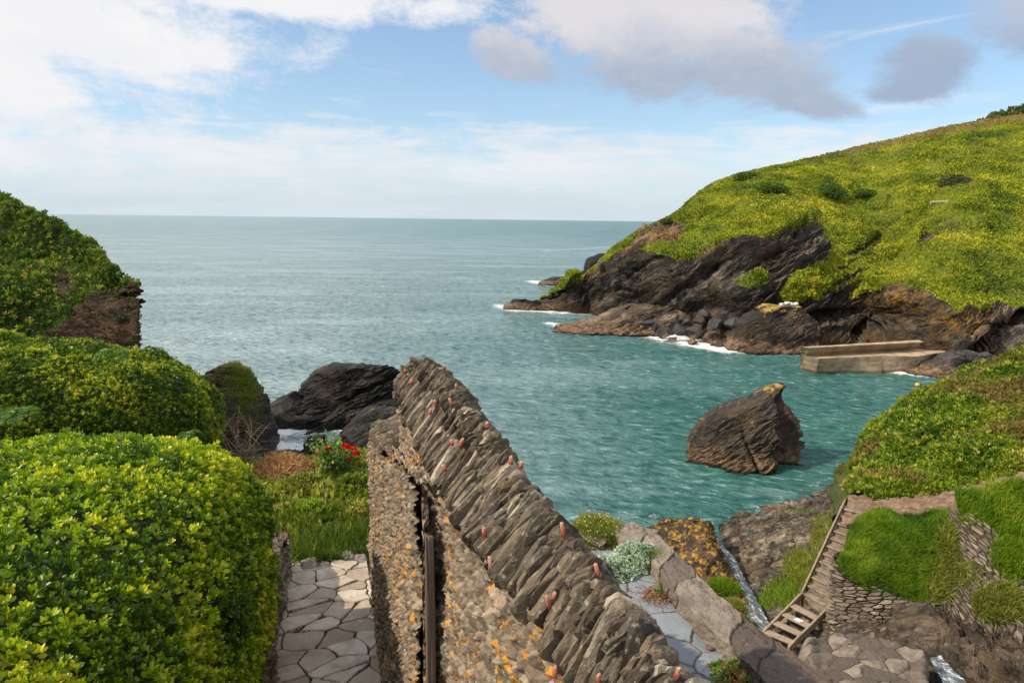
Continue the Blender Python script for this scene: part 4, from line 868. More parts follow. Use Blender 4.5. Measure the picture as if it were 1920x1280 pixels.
def hedge_wall():
    t = empty('stone_wall', slh(4.5, -.6, 3.3), 'low grey stone wall under the clipped hedge', 'wall'); mb = MB()
    s = np.linspace(1.0, 6.35, 520)[None]; f = np.linspace(0, 1, 160)[:, None]; lf = np.interp(s, [1, 3.8, 5.5, 6.35], [-.50, -.49, -.47, -.405])
    ht = np.interp(s, [1, 3.8, 6.35], [2.4, 2.5, 2.95]); h = ht+(3.45-ht)*f; G = slhv(s+0*f, lf+.02*f, h+0*s); rub(mb, G, WL[None, None], .10, .05, 20, .024, s+0*f, h+0*s, .02)
    q = np.linspace(0, 1, 60)[:, None]; G = slhv(s+0*q, lf-.45*q, ht-.04*np.sin(q*3)+0*s); rub(mb, G, np.array([0, 0, 1.])[None, None], .1, .08, 21, .02, s+0*q, q*.45+0*s)
    l = np.linspace(-.86, -.405, 60)[None]; h2 = np.linspace(2.95, 3.5, 120)[:, None]; G = slhv(6.35+0*l+0*h2, l+0*h2, h2+0*l); rub(mb, G, WS[None, None], .1, .05, 22, .02, l+0*h2, h2+0*l)
    m = M['mason_dk']; mb.build('masonry', m, t)
hedge_wall()
# ================================================================ hedges
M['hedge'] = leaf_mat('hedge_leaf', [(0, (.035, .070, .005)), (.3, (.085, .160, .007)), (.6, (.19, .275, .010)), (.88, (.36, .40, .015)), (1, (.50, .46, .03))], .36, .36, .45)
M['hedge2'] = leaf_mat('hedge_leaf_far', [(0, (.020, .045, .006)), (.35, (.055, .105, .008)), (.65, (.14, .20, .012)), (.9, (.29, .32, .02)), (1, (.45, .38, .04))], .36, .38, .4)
def hedge(name, c, rad, e1, e2, rotz, n, size, label, mat, seed, amp, fr, zmin=-9, stems=True, up=.35, tone_fn=None):
    nu, nv = 300, 150; G, N = superell(np.zeros(3), rad, e1, e2, nu, nv, amp, fr, seed)
    a = rotz; Rm = np.array([[math.cos(a), -math.sin(a), 0], [math.sin(a), math.cos(a), 0], [0, 0, 1]]); G = G@Rm.T+c; N = N@Rm.T
    t = empty(name, [c[0], c[1], c[2]-.2], label, 'hedge'); r = np.random.default_rng(seed)
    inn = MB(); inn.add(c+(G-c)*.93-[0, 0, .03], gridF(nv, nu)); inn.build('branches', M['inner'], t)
    d = np.linalg.norm(G-EYE, axis=-1); face = ((EYE-G)*N).sum(-1) > -.5*d
    P, Nn, i, j = sample(G, N, n, r, (face*1.0+.1)*(1/np.maximum(d, 1.2))**.8)
    P = P - Nn*np.abs(r.normal(0, .022, len(P)))[:, None]*1.3 + Nn*.008
    sh = r.random(len(P)) < .035; P = P + Nn*(sh*r.uniform(.015, .05, len(P)))[:, None]
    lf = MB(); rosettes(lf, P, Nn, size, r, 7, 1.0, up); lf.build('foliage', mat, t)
    if stems:
        for k in range(10):
            sb = MB(); p = P[r.integers(len(P))]; sb.add(*tube(np.linspace(c*.4+p*.6, p, 5)+r.normal(0, .02, (5, 3)), [.010, .008, .006, .004, .003], 5))
            sb.build('stem', M['twig'], t)
    return t
M['twig'] = simple('dead_twig', (.13, .095, .065), (.26, .20, .14), 30)
hc = slh(2.85, -2.27, 2.35)
hedge('hedge', hc+np.array([0, 0, 0.]), (1.66, 2.74, 1.05), .62, .42, R_(7), 30000, .032, 'clipped bright green glossy hedge in front filling the lower left corner', M['hedge'], 51, .05, 1.4)
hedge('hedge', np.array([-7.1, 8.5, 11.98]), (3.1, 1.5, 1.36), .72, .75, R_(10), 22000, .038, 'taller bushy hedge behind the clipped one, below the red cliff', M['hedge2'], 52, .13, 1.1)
# ================================================================ gully, stream, stairs, dry stone walls on the right
UPN = np.array([0, 0, 1.])
def upn(G):
    N = gnorm(G); return N*np.where(N[..., 2:3] < 0, -1, 1)
def facen(G):
    N = gnorm(G); v = EYE-G; return N*np.where((N*v).sum(-1, keepdims=True) < 0, -1, 1)
RM['gully'] = rock_mat('gully_slate', 3.0, dark=(.012, .010, .008), mid=(.095, .073, .050), light=(.46, .37, .26), ang=R_(24), warm=(.10, .068, .036), tide=False, bd=.16)
RM['orange'] = rock_mat('lichened_gully_rock', 2.6, dark=(.012, .010, .008), mid=(.05, .036, .022), light=(.15, .10, .05), ang=R_(8), warm=(.12, .07, .02), tide=False, bd=.09, lichen=(.34, .19, .02), lich=(.50, .60))
RM['wetgully'] = rock_mat('lower_gully_rock', 3.2, dark=(.018, .013, .009), mid=(.075, .055, .038), light=(.25, .19, .13), ang=R_(14), warm=(.12, .085, .05), tide=False, bd=.16)
def gully():
    L = []
    r0 = [(1180, 998, 29.5), (1225, 990, 29.5), (1265, 984, 29.5), (1312, 982, 29), (1338, 1008, 28)]
    P1 = [[at(*q)+[0, 3, -3.5] for q in r0], [at(*q)+[0, .5, -.3] for q in r0], [at(*q) for q in r0]] + [[at(*q) for q in row] for row in [
        [(1180, 1030, 28), (1230, 1020, 27.5), (1280, 1014, 27.5), (1328, 1016, 27), (1358, 1050, 26.5)], [(1190, 1080, 26), (1250, 1070, 25.5), (1300, 1062, 25), (1345, 1068, 24.8), (1384, 1092, 24.4)],
        [(1220, 1150, 23.6), (1270, 1130, 23.3), (1325, 1118, 23), (1368, 1122, 22.8), (1404, 1140, 22.4)], [(1260, 1230, 20.5), (1310, 1220, 20.3), (1360, 1210, 20.2), (1400, 1210, 20), (1430, 1220, 19.8)]]]
    G = net(np.array(P1), 280, 240); N = upn(G); G = G+N*(.20*strata(G, R_(8), 3.0, 4)+.2*fbm(G*.9, 3))[..., None]
    mb = MB(); mb.add(G, gridF(*G.shape[:2])); o = mb.build('bedrock', RM['orange'], smooth=False); tag(o, 'orange lichened rock face on the left bank of the stream', 'bedrock', kind='structure')
    w0 = [np.array([0, 0, .2])+atz(1345, 983, 0), atz(1400, 958, 0), atz(1460, 934, 0), atz(1530, 911, 0), atz(1600, 885, 0), atz(1690, 855, 0), atz(1800, 830, 0)]
    P2 = [[q+[0, 3, -2.5] for q in w0], w0] + [[at(*q) for q in row] for row in [
        [(1352, 1006, 30.6), (1412, 984, 31), (1475, 955, 31.5), (1545, 930, 32), (1600, 905, 33), (1680, 880, 34), (1800, 850, 34)], [(1374, 1045, 27.6), (1430, 1022, 27.3), (1490, 1000, 27), (1550, 968, 27), (1592, 940, 27), (1680, 930, 28), (1800, 920, 28)],
        [(1398, 1092, 24.6), (1450, 1076, 24.2), (1500, 1050, 23.8), (1548, 1010, 23.8), (1592, 975, 24), (1680, 975, 24), (1800, 960, 24)], [(1422, 1150, 21.8), (1462, 1138, 21.5), (1500, 1118, 21.4), (1545, 1090, 21.2), (1600, 1080, 21), (1680, 1080, 21), (1800, 1080, 20)],
        [(1446, 1215, 19.6), (1490, 1204, 19.3), (1540, 1190, 19), (1600, 1180, 18.8), (1680, 1170, 18.6), (1740, 1170, 18.4), (1800, 1180, 18)], [(1470, 1320, 16), (1520, 1310, 16), (1560, 1300, 16), (1620, 1290, 16), (1680, 1280, 16), (1740, 1280, 16), (1800, 1280, 16)]]]
    G = net(np.array(P2), 520, 460); N = upn(G); x, y = proj(G)
    lo = np.where(y > 1180, .3, 1.)
    G = G+N*(lo*(.30*strata(G, R_(24), 1.8, 6)+.10*strata(G, R_(24), 5, 16)+.12*fbm(G*.6, 3)) - .25)[..., None] - np.stack([0*x, 0*x, .55*np.exp(-((x-(1504+(1130-y)*.45+22))/34)**2)*ss(925, 950, y)*ss(1240, 1200, y)], -1)
    mb = MB(); mb.add(G, gridF(*G.shape[:2])); o = mb.build('bedrock', RM['gully'], smooth=False); tag(o, 'long slanting slab of brown slate between stream and sea', 'bedrock', kind='structure')
    L.append((G, upn(G), x, y))
    P3 = gpoints([[(1545, 1205, 19.3), (1640, 1165, 19.3), (1720, 1135, 19), (1800, 1150, 18.4), (1900, 1205, 17.2), (2060, 1260, 16.4), (2300, 1300, 16)], [(1550, 1245, 17.3), (1640, 1208, 17.3), (1720, 1182, 17.2), (1800, 1195, 16.6), (1900, 1235, 15.8), (2060, 1270, 15.2), (2300, 1300, 15)],
                  [(1555, 1290, 15.6), (1640, 1262, 15.5), (1720, 1240, 15.3), (1800, 1248, 15), (1900, 1276, 14.5), (2060, 1290, 14), (2300, 1330, 14)], [(1560, 1370, 13.2), (1640, 1360, 13), (1720, 1340, 13), (1800, 1330, 13), (1900, 1350, 12.8), (2060, 1360, 12.6), (2300, 1390, 12.5)],
                  [(1560, 1560, 10), (1640, 1560, 10), (1720, 1560, 10), (1800, 1560, 10), (1900, 1560, 10), (2060, 1560, 10), (2300, 1560, 10)]])
    G = net(P3, 380, 420); N = upn(G); x, y = proj(G)
    ch = np.exp(-(((x-1762)-(y-1280)*.55)/26)**2)*ss(1235, 1262, y)
    G = G+N*(.34*strata(G, R_(14), 1.7, 8)+.10*strata(G, R_(14), 5, 18)+.15*fbm(G*.8, 3) - .25*ch)[..., None]
    mb = MB(); mb.add(G, gridF(*G.shape[:2])); o = mb.build('bedrock', RM['wetgully'], smooth=False); tag(o, 'layered brown bedrock under the dry stone walls', 'bedrock', kind='structure')
    # gully bottom under everything
    xs = np.linspace(-1, 45, 160); ys = np.linspace(5, 36, 140); X, Y = np.meshgrid(xs, ys); Z = np.interp(Y, [5, 14, 20, 27, 31, 36], [2.2, 2.0, 1.5, .4, -1.2, -3]) + ss(16, 30, X)*2.5*(Y < 31) + .1*fbm(np.stack([X, Y, X*0], -1), 3)
    mb = MB(); mb.add(np.stack([X, Y, Z], -1), gridF(140, 160)); o = mb.build('gully_floor', RM['wetgully']); tag(o, 'rocky floor of the gully below the terrace', 'gully', kind='structure')
    # stream
    pts = [(1330, 985, 30.2, 9), (1337, 1000, 29.4, 6), (1348, 1025, 28, 8), (1366, 1050, 27, 11), (1384, 1088, 25, 12), (1404, 1130, 23, 16), (1420, 1175, 21.4, 22), (1436, 1225, 20, 30), (1450, 1290, 18, 34)]
    A = catmull([at(x-w_, y+w_*.15, D)+[0, 0, .16] for x, y, D, w_ in pts], 300); B = catmull([at(x+w_, y-w_*.15, D)+[0, 0, .16] for x, y, D, w_ in pts], 300)
    q = np.linspace(0, 1, 40)[None, :, None]; G = A[:, None]*(1-q)+B[:, None]*q; G[..., 2] += .05*fbm(G*4, 3)-.10*np.abs(np.linspace(-1, 1, 40))[None]**2
    m = NT('stream_water'); P = m.pos(); n = m.noise(m.map(m.map(P, rot=(0, 0, -.3)), scale=(7, 1.6, 3)), 1.5, 6, .7, .6); fo = m.step(n, .50, .66)
    c = m.mix(fo, (.085, .095, .10), (.66, .70, .72)); b = m.bump(n, .8, .08)
    ms = m.out(m.pbr(c, m.math('ADD', m.math('MULTIPLY', fo, .45), .12), b, spec=.5))
    mb = MB(); mb.add(G, gridF(300, 40)); o = mb.build('stream', ms); tag(o, 'narrow white stream running down the gully to the sea', 'stream', kind='structure')
    A = catmull([at(1742, 1236, 15.2), at(1756, 1262, 14.6), at(1772, 1292, 13.9), at(1790, 1340, 12.8)], 80)+[0, 0, .06]; B = catmull([at(1762, 1232, 15.3), at(1784, 1256, 14.7), at(1812, 1284, 14.0), at(1840, 1330, 12.9)], 80)+[0, 0, .06]
    q = np.linspace(0, 1, 24)[None, :, None]; G = A[:, None]*(1-q)+B[:, None]*q; G[..., 2] += .04*fbm(G*5, 3)
    mb = MB(); mb.add(G, gridF(80, 24)); o = mb.build('stream', ms); tag(o, 'small rill spilling over the ledge beside the cobbled platform', 'stream', kind='structure')
    return L
SLAB = gully()[0]
def drystone_mat():
    m = NT('dry_stone'); P = m.pos(); a = m.attr('cell'); j = m.attr('joint'); n = m.noise(P, 3, 6, .7, .3); n2 = m.noise(P, 16, 5, .7)
    c = m.ramp(m.math('ADD', m.math('MULTIPLY', a, .8), m.math('MULTIPLY', m.math('SUBTRACT', n2, .4), .5)), [(.0, (.065, .050, .037)), (.4, (.13, .102, .076)), (.75, (.21, .17, .128)), (1, (.34, .29, .22))])
    c = m.mix(m.step(n, .5, .75, 0, .6), c, (.11, .10, .055)); c = m.mix(m.step(j, .13, .02), c, (.018, .014, .010))
    return m.out(m.pbr(c, .9, m.bump(n2, .8, .03), spec=.2))
M['dry'] = drystone_mat()
def stone_face(C, nr, nc, su, sv, seed, amp, slant=0.):
    G = net(C, nr, nc); N = facen(G)
    du = np.linalg.norm(np.diff(G, axis=1), axis=-1).mean(0); u = np.concatenate([[0], np.cumsum(du)])[None]+0*G[..., 0]; v = G[..., 2]*1.1
    u2 = u*math.cos(slant)+v*math.sin(slant); v2 = -u*math.sin(slant)+v*math.cos(slant); W = .2*fbm(G*1.6+seed, 3)
    row = np.floor(v2/sv+W); F1, F2, ID = worley(u2/su+W+row*.0, v2/sv+W, .75, seed); J = F2-F1
    G = G+N*(amp*ss(0, .32, J)*(.4+.9*ID)+.03*fbm(G*7, 3)+.10*fbm(G*.8, 3))[..., None]
    return G, ID, J
def drystone():
    t = at(1600, 1190, 19.8)
    C = gpoints([[(1590, 1030, 22.8), (1566, 1036, 21.0), (1577, 1062, 20.2), (1612, 1086, 19.8), (1662, 1110, 19.4), (1712, 1130, 19.1), (1760, 1138, 19.2)], [(1580, 1110, 22.4), (1557, 1112, 20.7), (1566, 1130, 19.9), (1606, 1135, 19.5), (1655, 1140, 19.2), (1708, 1142, 19.0), (1758, 1142, 19.1)],
                 [(1575, 1200, 22), (1549, 1198, 20.4), (1563, 1212, 19.6), (1604, 1206, 19.2), (1652, 1185, 19.0), (1706, 1162, 18.9), (1758, 1150, 19.0)]])
    G, ID, J = stone_face(C, 340, 560, .36, .105, 5, .10, R_(14)); mb = MB(); mb.add(G, gridF(340, 560), cell=ID, joint=J); o = mb.build('dry_stone_wall', M['dry'], origin=t)
    tag(o, 'curved dry stone wall below the round grass mound beside the steps', 'wall')
    C = gpoints([[(1735, 1110, 20.0), (1762, 1040, 20.6), (1785, 958, 21.4), (1835, 975, 20.6), (1885, 1010, 19.8), (1960, 1040, 19.0), (2090, 1080, 18), (2300, 1120, 17)], [(1738, 1130, 19.2), (1765, 1100, 19.7), (1795, 1065, 19.9), (1845, 1080, 19.2), (1895, 1110, 18.5), (1965, 1130, 17.9), (2090, 1160, 17), (2300, 1190, 16.2)],
                 [(1742, 1160, 18.5), (1772, 1170, 18.6), (1810, 1188, 18.1), (1855, 1200, 17.6), (1905, 1222, 17.0), (1970, 1240, 16.6), (2090, 1270, 16), (2300, 1300, 15.4)]])
    G, ID, J = stone_face(C, 420, 700, .25, .10, 9, .11, R_(-20)); mb = MB(); mb.add(G, gridF(420, 700), cell=ID, joint=J); o = mb.build('dry_stone_wall', M['dry'], origin=at(1850, 1200, 18))
    tag(o, 'taller sloping dry stone wall at the right edge, tufted with grass', 'wall'); return G
W2 = drystone()
def turf(name, C, nr, nc, n, label, matg, r, hgt=(.15, .45), amp=.18, tmpl=BLADE, lean=(0.2, -.1, 1.0), soilc='turf_base', dens=None, cat='grass', kind='stuff', fr=1.2, ground_label=None, fb=.35, clumpy=True):
    G = net(C, nr, nc); N = upn(G); G = G+N*(amp*fbm(G*fr+5, 3))[..., None]
    mb = MB(); mb.add(G, gridF(nr, nc)); o = mb.build('bank', M[soilc]); tag(o, ground_label or 'earth bank under '+label, 'bank', kind='structure')
    cl = .55+.5*ss(-.35, .4, fbm(G*1.1+9, 3)) if clumpy else np.ones(G.shape[:2])
    if dens is not None: cl = cl*dens(*proj(G))
    P, Nn, i, j = sample(G, N, n, r, cl); tone = np.clip(.45+.55*fbm(P*.7+2, 3)+r.normal(0, .15, n), 0, 1)
    fwd = Nn*.35+r.normal(size=P.shape)*fb+np.array(lean)*.8
    t = MB(); leaves(t, P-Nn*.03, fwd, r.uniform(*hgt, n)*(.5+.6*cl[i, j]), tmpl, r, tone)
    o = t.build(name, matg, smooth=False); tag(o, label, cat, kind=kind); return G, N
M['turf_base'] = simple('turf_base', (.025, .050, .007), (.045, .075, .010), 3, .95, .6, .05)
M['scrub_base'] = simple('scrub_base', (.03, .05, .012), (.07, .075, .022), 1.5, .95, .6, .05)
M['earth'] = simple('bare_earth', (.12, .075, .045), (.25, .17, .11), 2.5, .95, .7, .06, c3=(.07, .045, .03))
M['lush'] = leaf_mat('lush_grass', [(0, (.045, .090, .008)), (.4, (.105, .18, .010)), (.7, (.19, .27, .016)), (1, (.36, .34, .07))], .4, .55, .25)
M['bank_scrub'] = leaf_mat('bank_scrub', [(0, (.030, .065, .008)), (.3, (.075, .135, .010)), (.6, (.16, .215, .014)), (.85, (.26, .28, .025)), (1, (.36, .29, .08))], .32, .55, .25, patch=(.17, .10, .045), patch_scale=.22)
def banks():
    r = np.random.default_rng(77)
    # big bracken hillside
    C = gpoints([[(1602, 928, 25.5), (1640, 942, 25), (1700, 936, 24.8), (1780, 925, 24.3), (1850, 910, 23.8), (1930, 895, 23.4), (2100, 870, 22.6), (2400, 830, 21.5)], [(1600, 912, 26.8), (1645, 905, 26.4), (1710, 890, 26.2), (1785, 870, 25.6), (1855, 855, 25.2), (1930, 838, 24.8), (2100, 800, 24), (2400, 740, 23)],
                 [(1603, 900, 28.5), (1652, 868, 28.5), (1718, 838, 28.6), (1790, 806, 28.5), (1860, 780, 28.2), (1930, 755, 28), (2100, 690, 27.5), (2400, 580, 27)], [(1610, 888, 30), (1655, 838, 30.6), (1694, 782, 32), (1745, 752, 33), (1802, 725, 33.6), (1862, 698, 34), (1930, 674, 34.4), (2100, 600, 36), (2400, 480, 38)][:8]])
    b1 = C[-1]+[1, 4, -2.0]; b2 = C[-1]+[3, 9, -12]; C = np.concatenate([C, [b1], [b2]])
    f_ = C[:, :1]+np.array([-.35, .5, -2.0]); C = np.concatenate([f_, C], 1)
    G = net(C, 260, 380); N = upn(G); G = G+N*(.55*fbm(G*.45, 4))[..., None]; N = upn(G)
    mb = MB(); mb.add(G, gridF(260, 380)); o = mb.build('hillside', M['scrub_base']); tag(o, 'steep hillside on the right above the steps', 'hillside', kind='structure')
    v = np.linspace(0, 5, 260)[:, None]+0*G[..., 0]; cl = .6+.5*ss(-.4, .4, fbm(G*.8+9, 3)); d = np.linalg.norm(G-EYE, axis=-1)
    P, Nn, i, j = sample(G, N, 105000, r, cl*(v < 3.8)*(28/d)**1.4*(np.arange(380)[None] > 40)); tone = np.clip(.45+.6*fbm(P*.35+2, 3)+r.normal(0, .15, len(P)), 0, 1)
    t = MB(); leaves(t, P, Nn*.6+r.normal(size=P.shape)*.6+[0, 0, .5], r.uniform(.08, .24, len(P)), DIA, r, tone)
    P, Nn, i, j = sample(G, N, 16000, r, (v < 3.6)*(np.arange(380)[None] > 44)*1.0); leaves(t, P[:5000], Nn[:5000]*.2+r.normal(size=(5000, 3))*.45+[0.1, 0, .9], r.uniform(.2, .45, 5000), BLADE, r, np.clip(r.normal(.75, .2, 5000), 0, 1)); P = P[5000:]; Nn = Nn[5000:]; leaves(t, P, Nn*.7+r.normal(size=P.shape)*.6+[0, 0, .5], r.uniform(.10, .26, len(P)), LEAF, r)
    P, Nn, _, _ = sample(G, N, 2200, r, (v < 3.6)*cl*(np.arange(380)[None] > 44)); rosettes(t, P, Nn, .24, r, 7, 1.1, .9, DIA)
    o = t.build('undergrowth', M['bank_scrub'], smooth=False); tag(o, 'green bracken and brambles covering the right hillside', 'undergrowth', kind='stuff')
    # bare earth ledge with path
    C = gpoints([[(1575, 985, 23.0), (1640, 975, 22.8), (1700, 972, 22.6), (1780, 960, 22.0), (1860, 935, 21.6), (1950, 905, 21.5), (2200, 880, 21)], [(1585, 955, 24.3), (1645, 955, 24.0), (1705, 950, 23.8), (1785, 940, 23.2), (1860, 920, 22.6), (1950, 893, 22.5), (2200, 870, 22)], [(1592, 925, 25.8), (1645, 925, 25.5), (1705, 922, 25.2), (1790, 912, 24.6), (1870, 896, 24), (1960, 880, 23.6), (2200, 850, 23)]])
    G = net(C, 90, 260); N = upn(G); G = G+N*(.12*fbm(G*2.5, 4))[..., None]; mb = MB(); mb.add(G, gridF(90, 260)); o = mb.build('earth_path', M['earth']); tag(o, 'bare brown earth path at the top of the steps', 'path', kind='structure')
    # round mound
    C = gpoints([[(1563, 1052, 20.4), (1579, 1076, 20.0), (1614, 1102, 19.6), (1664, 1128, 19.2), (1714, 1148, 18.9), (1750, 1152, 18.8)], [(1580, 1030, 20.8), (1600, 1045, 20.4), (1640, 1060, 20.1), (1680, 1075, 19.8), (1720, 1090, 19.7), (1762, 1085, 19.9)],
                 [(1592, 995, 21.8), (1625, 990, 21.6), (1665, 990, 21.4), (1705, 1000, 21.2), (1740, 1000, 21.2), (1775, 985, 21.4)], [(1612, 972, 22.8), (1645, 962, 22.7), (1675, 962, 22.6), (1712, 968, 22.5), (1745, 962, 22.3), (1782, 950, 22.2)]])
    turf('grass', C, 130, 170, 48000, 'lush green grass on the round mound beside the steps', M['lush'], r, (.12, .30), .22, lean=(.25, -.55, .8))
    C = gpoints([[(1800, 985, 20.9), (1850, 1010, 20.3), (1900, 1050, 19.4), (1970, 1085, 18.6), (2100, 1120, 17.6)], [(1795, 950, 21.4), (1845, 955, 21.1), (1900, 975, 20.4), (1970, 1000, 19.6), (2100, 1030, 18.8)], [(1790, 925, 22.2), (1845, 918, 22.0), (1900, 905, 21.6), (1970, 900, 21.2), (2100, 890, 20.8)]])
    turf('grass', C, 110, 170, 34000, 'long green grass spilling over the taller dry stone wall', M['lush'], r, (.2, .5), .16, lean=(.1, -.7, .6))
    # tufts growing out of wall two
    def tuft(cx, cy, rx, ry, n, label, mat, hg=(.15, .4), G=W2, lean=(0, -.5, .5)):
        N = facen(G); x, y = proj(G); w_ = np.exp(-((x-cx)/rx)**2-((y-cy)/ry)**2); w_ = w_*(w_ > .12)
        P, Nn, _, _ = sample(G, N, n, r, w_); t = MB(); leaves(t, P, Nn*.4+r.normal(size=P.shape)*.35+np.array(lean), r.uniform(*hg, n), BLADE, r, np.clip(r.normal(.5, .22, n), 0, 1)); o = t.build('grass_tuft', mat, smooth=False); tag(o, label, 'grass', kind='stuff')
    tuft(1752, 1045, 30, 62, 5200, 'mixed grass and weeds at the end of the taller dry stone wall', M['grass_dry'], (.18, .5))
    tuft(1875, 1130, 38, 26, 4200, 'long hanging grass tuft growing from the middle of the taller wall', M['grass_dry'], (.2, .5))
    tuft(1905, 1040, 34, 34, 4200, 'green grass hanging over the top of the taller wall at the right', M['lush'], (.2, .45))
    tuft(1800, 1075, 30, 22, 1700, 'short grass in the joints of the taller wall', M['grass_dry'], (.12, .3))
    G, N, x, y = SLAB
    tuft(1500, 1066, 24, 26, 5000, 'dark green bushy weeds on the slab left of the steps', M['bramble'], (.14, .34), G, (.1, 0, .6)); tuft(1534, 1018, 11, 34, 2800, 'strip of grass beside the upper stringer of the steps', M['grass_dry'], (.15, .38), G, (.1, 0, .6))
    tuft(1470, 1112, 26, 22, 3000, 'fresh green grass beside the bend of the steps', M['lush'], (.12, .3), G, (.1, 0, .6)); tuft(1432, 1130, 14, 12, 900, 'little grass clump beside the stream on its right bank', M['lush'], (.1, .25), G, (.1, 0, .6))
    tuft(1495, 955, 26, 5, 900, 'short grass in a crack of the seaward slab', M['lush'], (.08, .2), G, (.1, 0, .6)); tuft(1560, 990, 14, 26, 2200, 'dry grass near the top of the steps', M['grass_dry'], (.12, .32), G, (.1, 0, .6))
    tuft(1342, 996, 8, 6, 500, 'bright moss at the lip of the stream', M['lush'], (.06, .14), G, (.1, 0, .6))
    for (cx, cy, D, rx, n, lab, mt) in [(1355, 1100, 23.6, .55, 4200, 'round green grass clump on the left bank of the stream', 'lush'), (1368, 1140, 22.4, .5, 2600, 'yellowish grass clump lower down the left bank of the stream', 'grass_dry'), (1392, 1172, 21.3, .45, 1800, 'small grass clump beside the stream next to the parapet', 'grass')]:
        c = at(cx, cy+8, D); G, N = superell(c, (rx, rx*.8, rx*.55), 1, 1, 60, 40, .06, 2, cx); t = MB(); P, Nn, _, _ = sample(G, N, n, r)
        leaves(t, P, Nn*.6+r.normal(size=P.shape)*.3+[0, -.2, .3], r.uniform(.12, .3, n), BLADE, r, np.clip(r.normal(.45, .2, n), 0, 1)); i_ = MB(); i_.add(c+(G-c)*.9, gridF(*G.shape[:2])); tt = empty('grass_clump', c, lab, 'grass'); i_.build('mound', M['turf_base'], tt); t.build('blades', M[mt], tt, smooth=False)
banks()
def wood(name, c1, c2, ax=(0, 0, 0)):
    m = NT(name); P = m.pos(); n = m.noise(m.map(m.map(P, rot=(0, 0, R_(40))), scale=(3, 22, 22)), 1, 6, .65, .4); n2 = m.noise(P, 2, 5, .7)
    c = m.mix(m.step(n, .3, .7), c1, c2); c = m.mix(m.step(n2, .5, .7, 0, .6), c, tuple(q*.5 for q in c1)); return m.out(m.pbr(c, .85, m.bump(n, .5, .01)))
M['wood'] = wood('weathered_wood', (.20, .145, .10), (.36, .28, .20)); M['stepc'] = simple('step_concrete', (.15, .12, .09), (.27, .22, .165), 4, .9, .6, .02, c3=(.28, .15, .07))
def stairs():
    A0, A1, A2 = at(1426, 1192, 20.3), at(1504, 1114, 21.7), at(1584, 942, 24.3); B0, B1, B2 = at(1480, 1214, 19.3), at(1553, 1142, 20.6), at(1640, 958, 23.8)
    t = empty('staircase', B0, 'steep open wooden steps rising from the cobbled platform into concrete steps', 'stairs')
    n1, n2 = 5, 12
    for k in range(n1-1):
        f = (k+.55)/(n1-.2); a = A0+(A1-A0)*f; b = B0+(B1-B0)*f; h = (b-a)/2; dr = np.cross(h, UPN); dr /= np.linalg.norm(dr); dr *= np.sign(dr@(A1-A0))
        mb = MB(); mb.add(*obox((a+b)/2, h*.98, dr*.14, [0, 0, .028], .3, .006, k)); mb.build('tread', M['wood'], t)
    for (p, q) in ((A0, A1), (B0, B1)):
        d = (q-p)/2; w_ = np.cross(d, UPN); w_ /= np.linalg.norm(w_); mb = MB(); mb.add(*obox((p+q)/2+[0, 0, -.02], d*1.05, w_*.035, [0, 0, .13], .3, .006, 3)); mb.build('stringer', M['wood'], t)
    d = (A2-A1)/2; w_ = np.cross(d, UPN); w_ /= np.linalg.norm(w_); mb = MB(); mb.add(*obox((A1+A2)/2+[0, 0, .06], d*1.02, w_*.03, [0, 0, .11], .3, .006, 5)); mb.build('stringer', M['wood'], t)
    for k in range(n2):
        f = (k+.3)/n2; a = A1+(A2-A1)*f; b = B1+(B2-B1)*f; h = (b-a)/2; dr = np.cross(h, UPN); dr /= np.linalg.norm(dr); dr *= np.sign(dr@(A2-A1)); c = (a+b)/2
        mb = MB(); mb.add(*obox(c+[0, 0, -.30]+dr*.17, h*.97, dr*.20, [0, 0, .26], .12, .012, k+9)); mb.add(*obox(c+[0, 0, -.025]+dr*.10, h*.99, dr*.19, [0, 0, .028], .5, .008, k+29)); mb.build('step', M['stepc'], t)
    f = (2+.55)/(n1-.2); a = A0+(A1-A0)*f; b = B0+(B1-B0)*f; h = (b-a)/2; dr = np.cross(h, UPN); dr /= np.linalg.norm(dr); dr *= np.sign(dr@(A1-A0))
    mb = MB(); mb.add(*obox(a*.42+b*.58+[0, 0, .042]-dr*.0, h*.24, dr*.10, [0, 0, .006], .2)); o = mb.build('notice', simple('white_notice', (.60, .60, .58), (.70, .70, .68), 30, .6, .1)); tag(o, 'small white notice lying on a wooden tread of the steps', 'notice')
stairs()
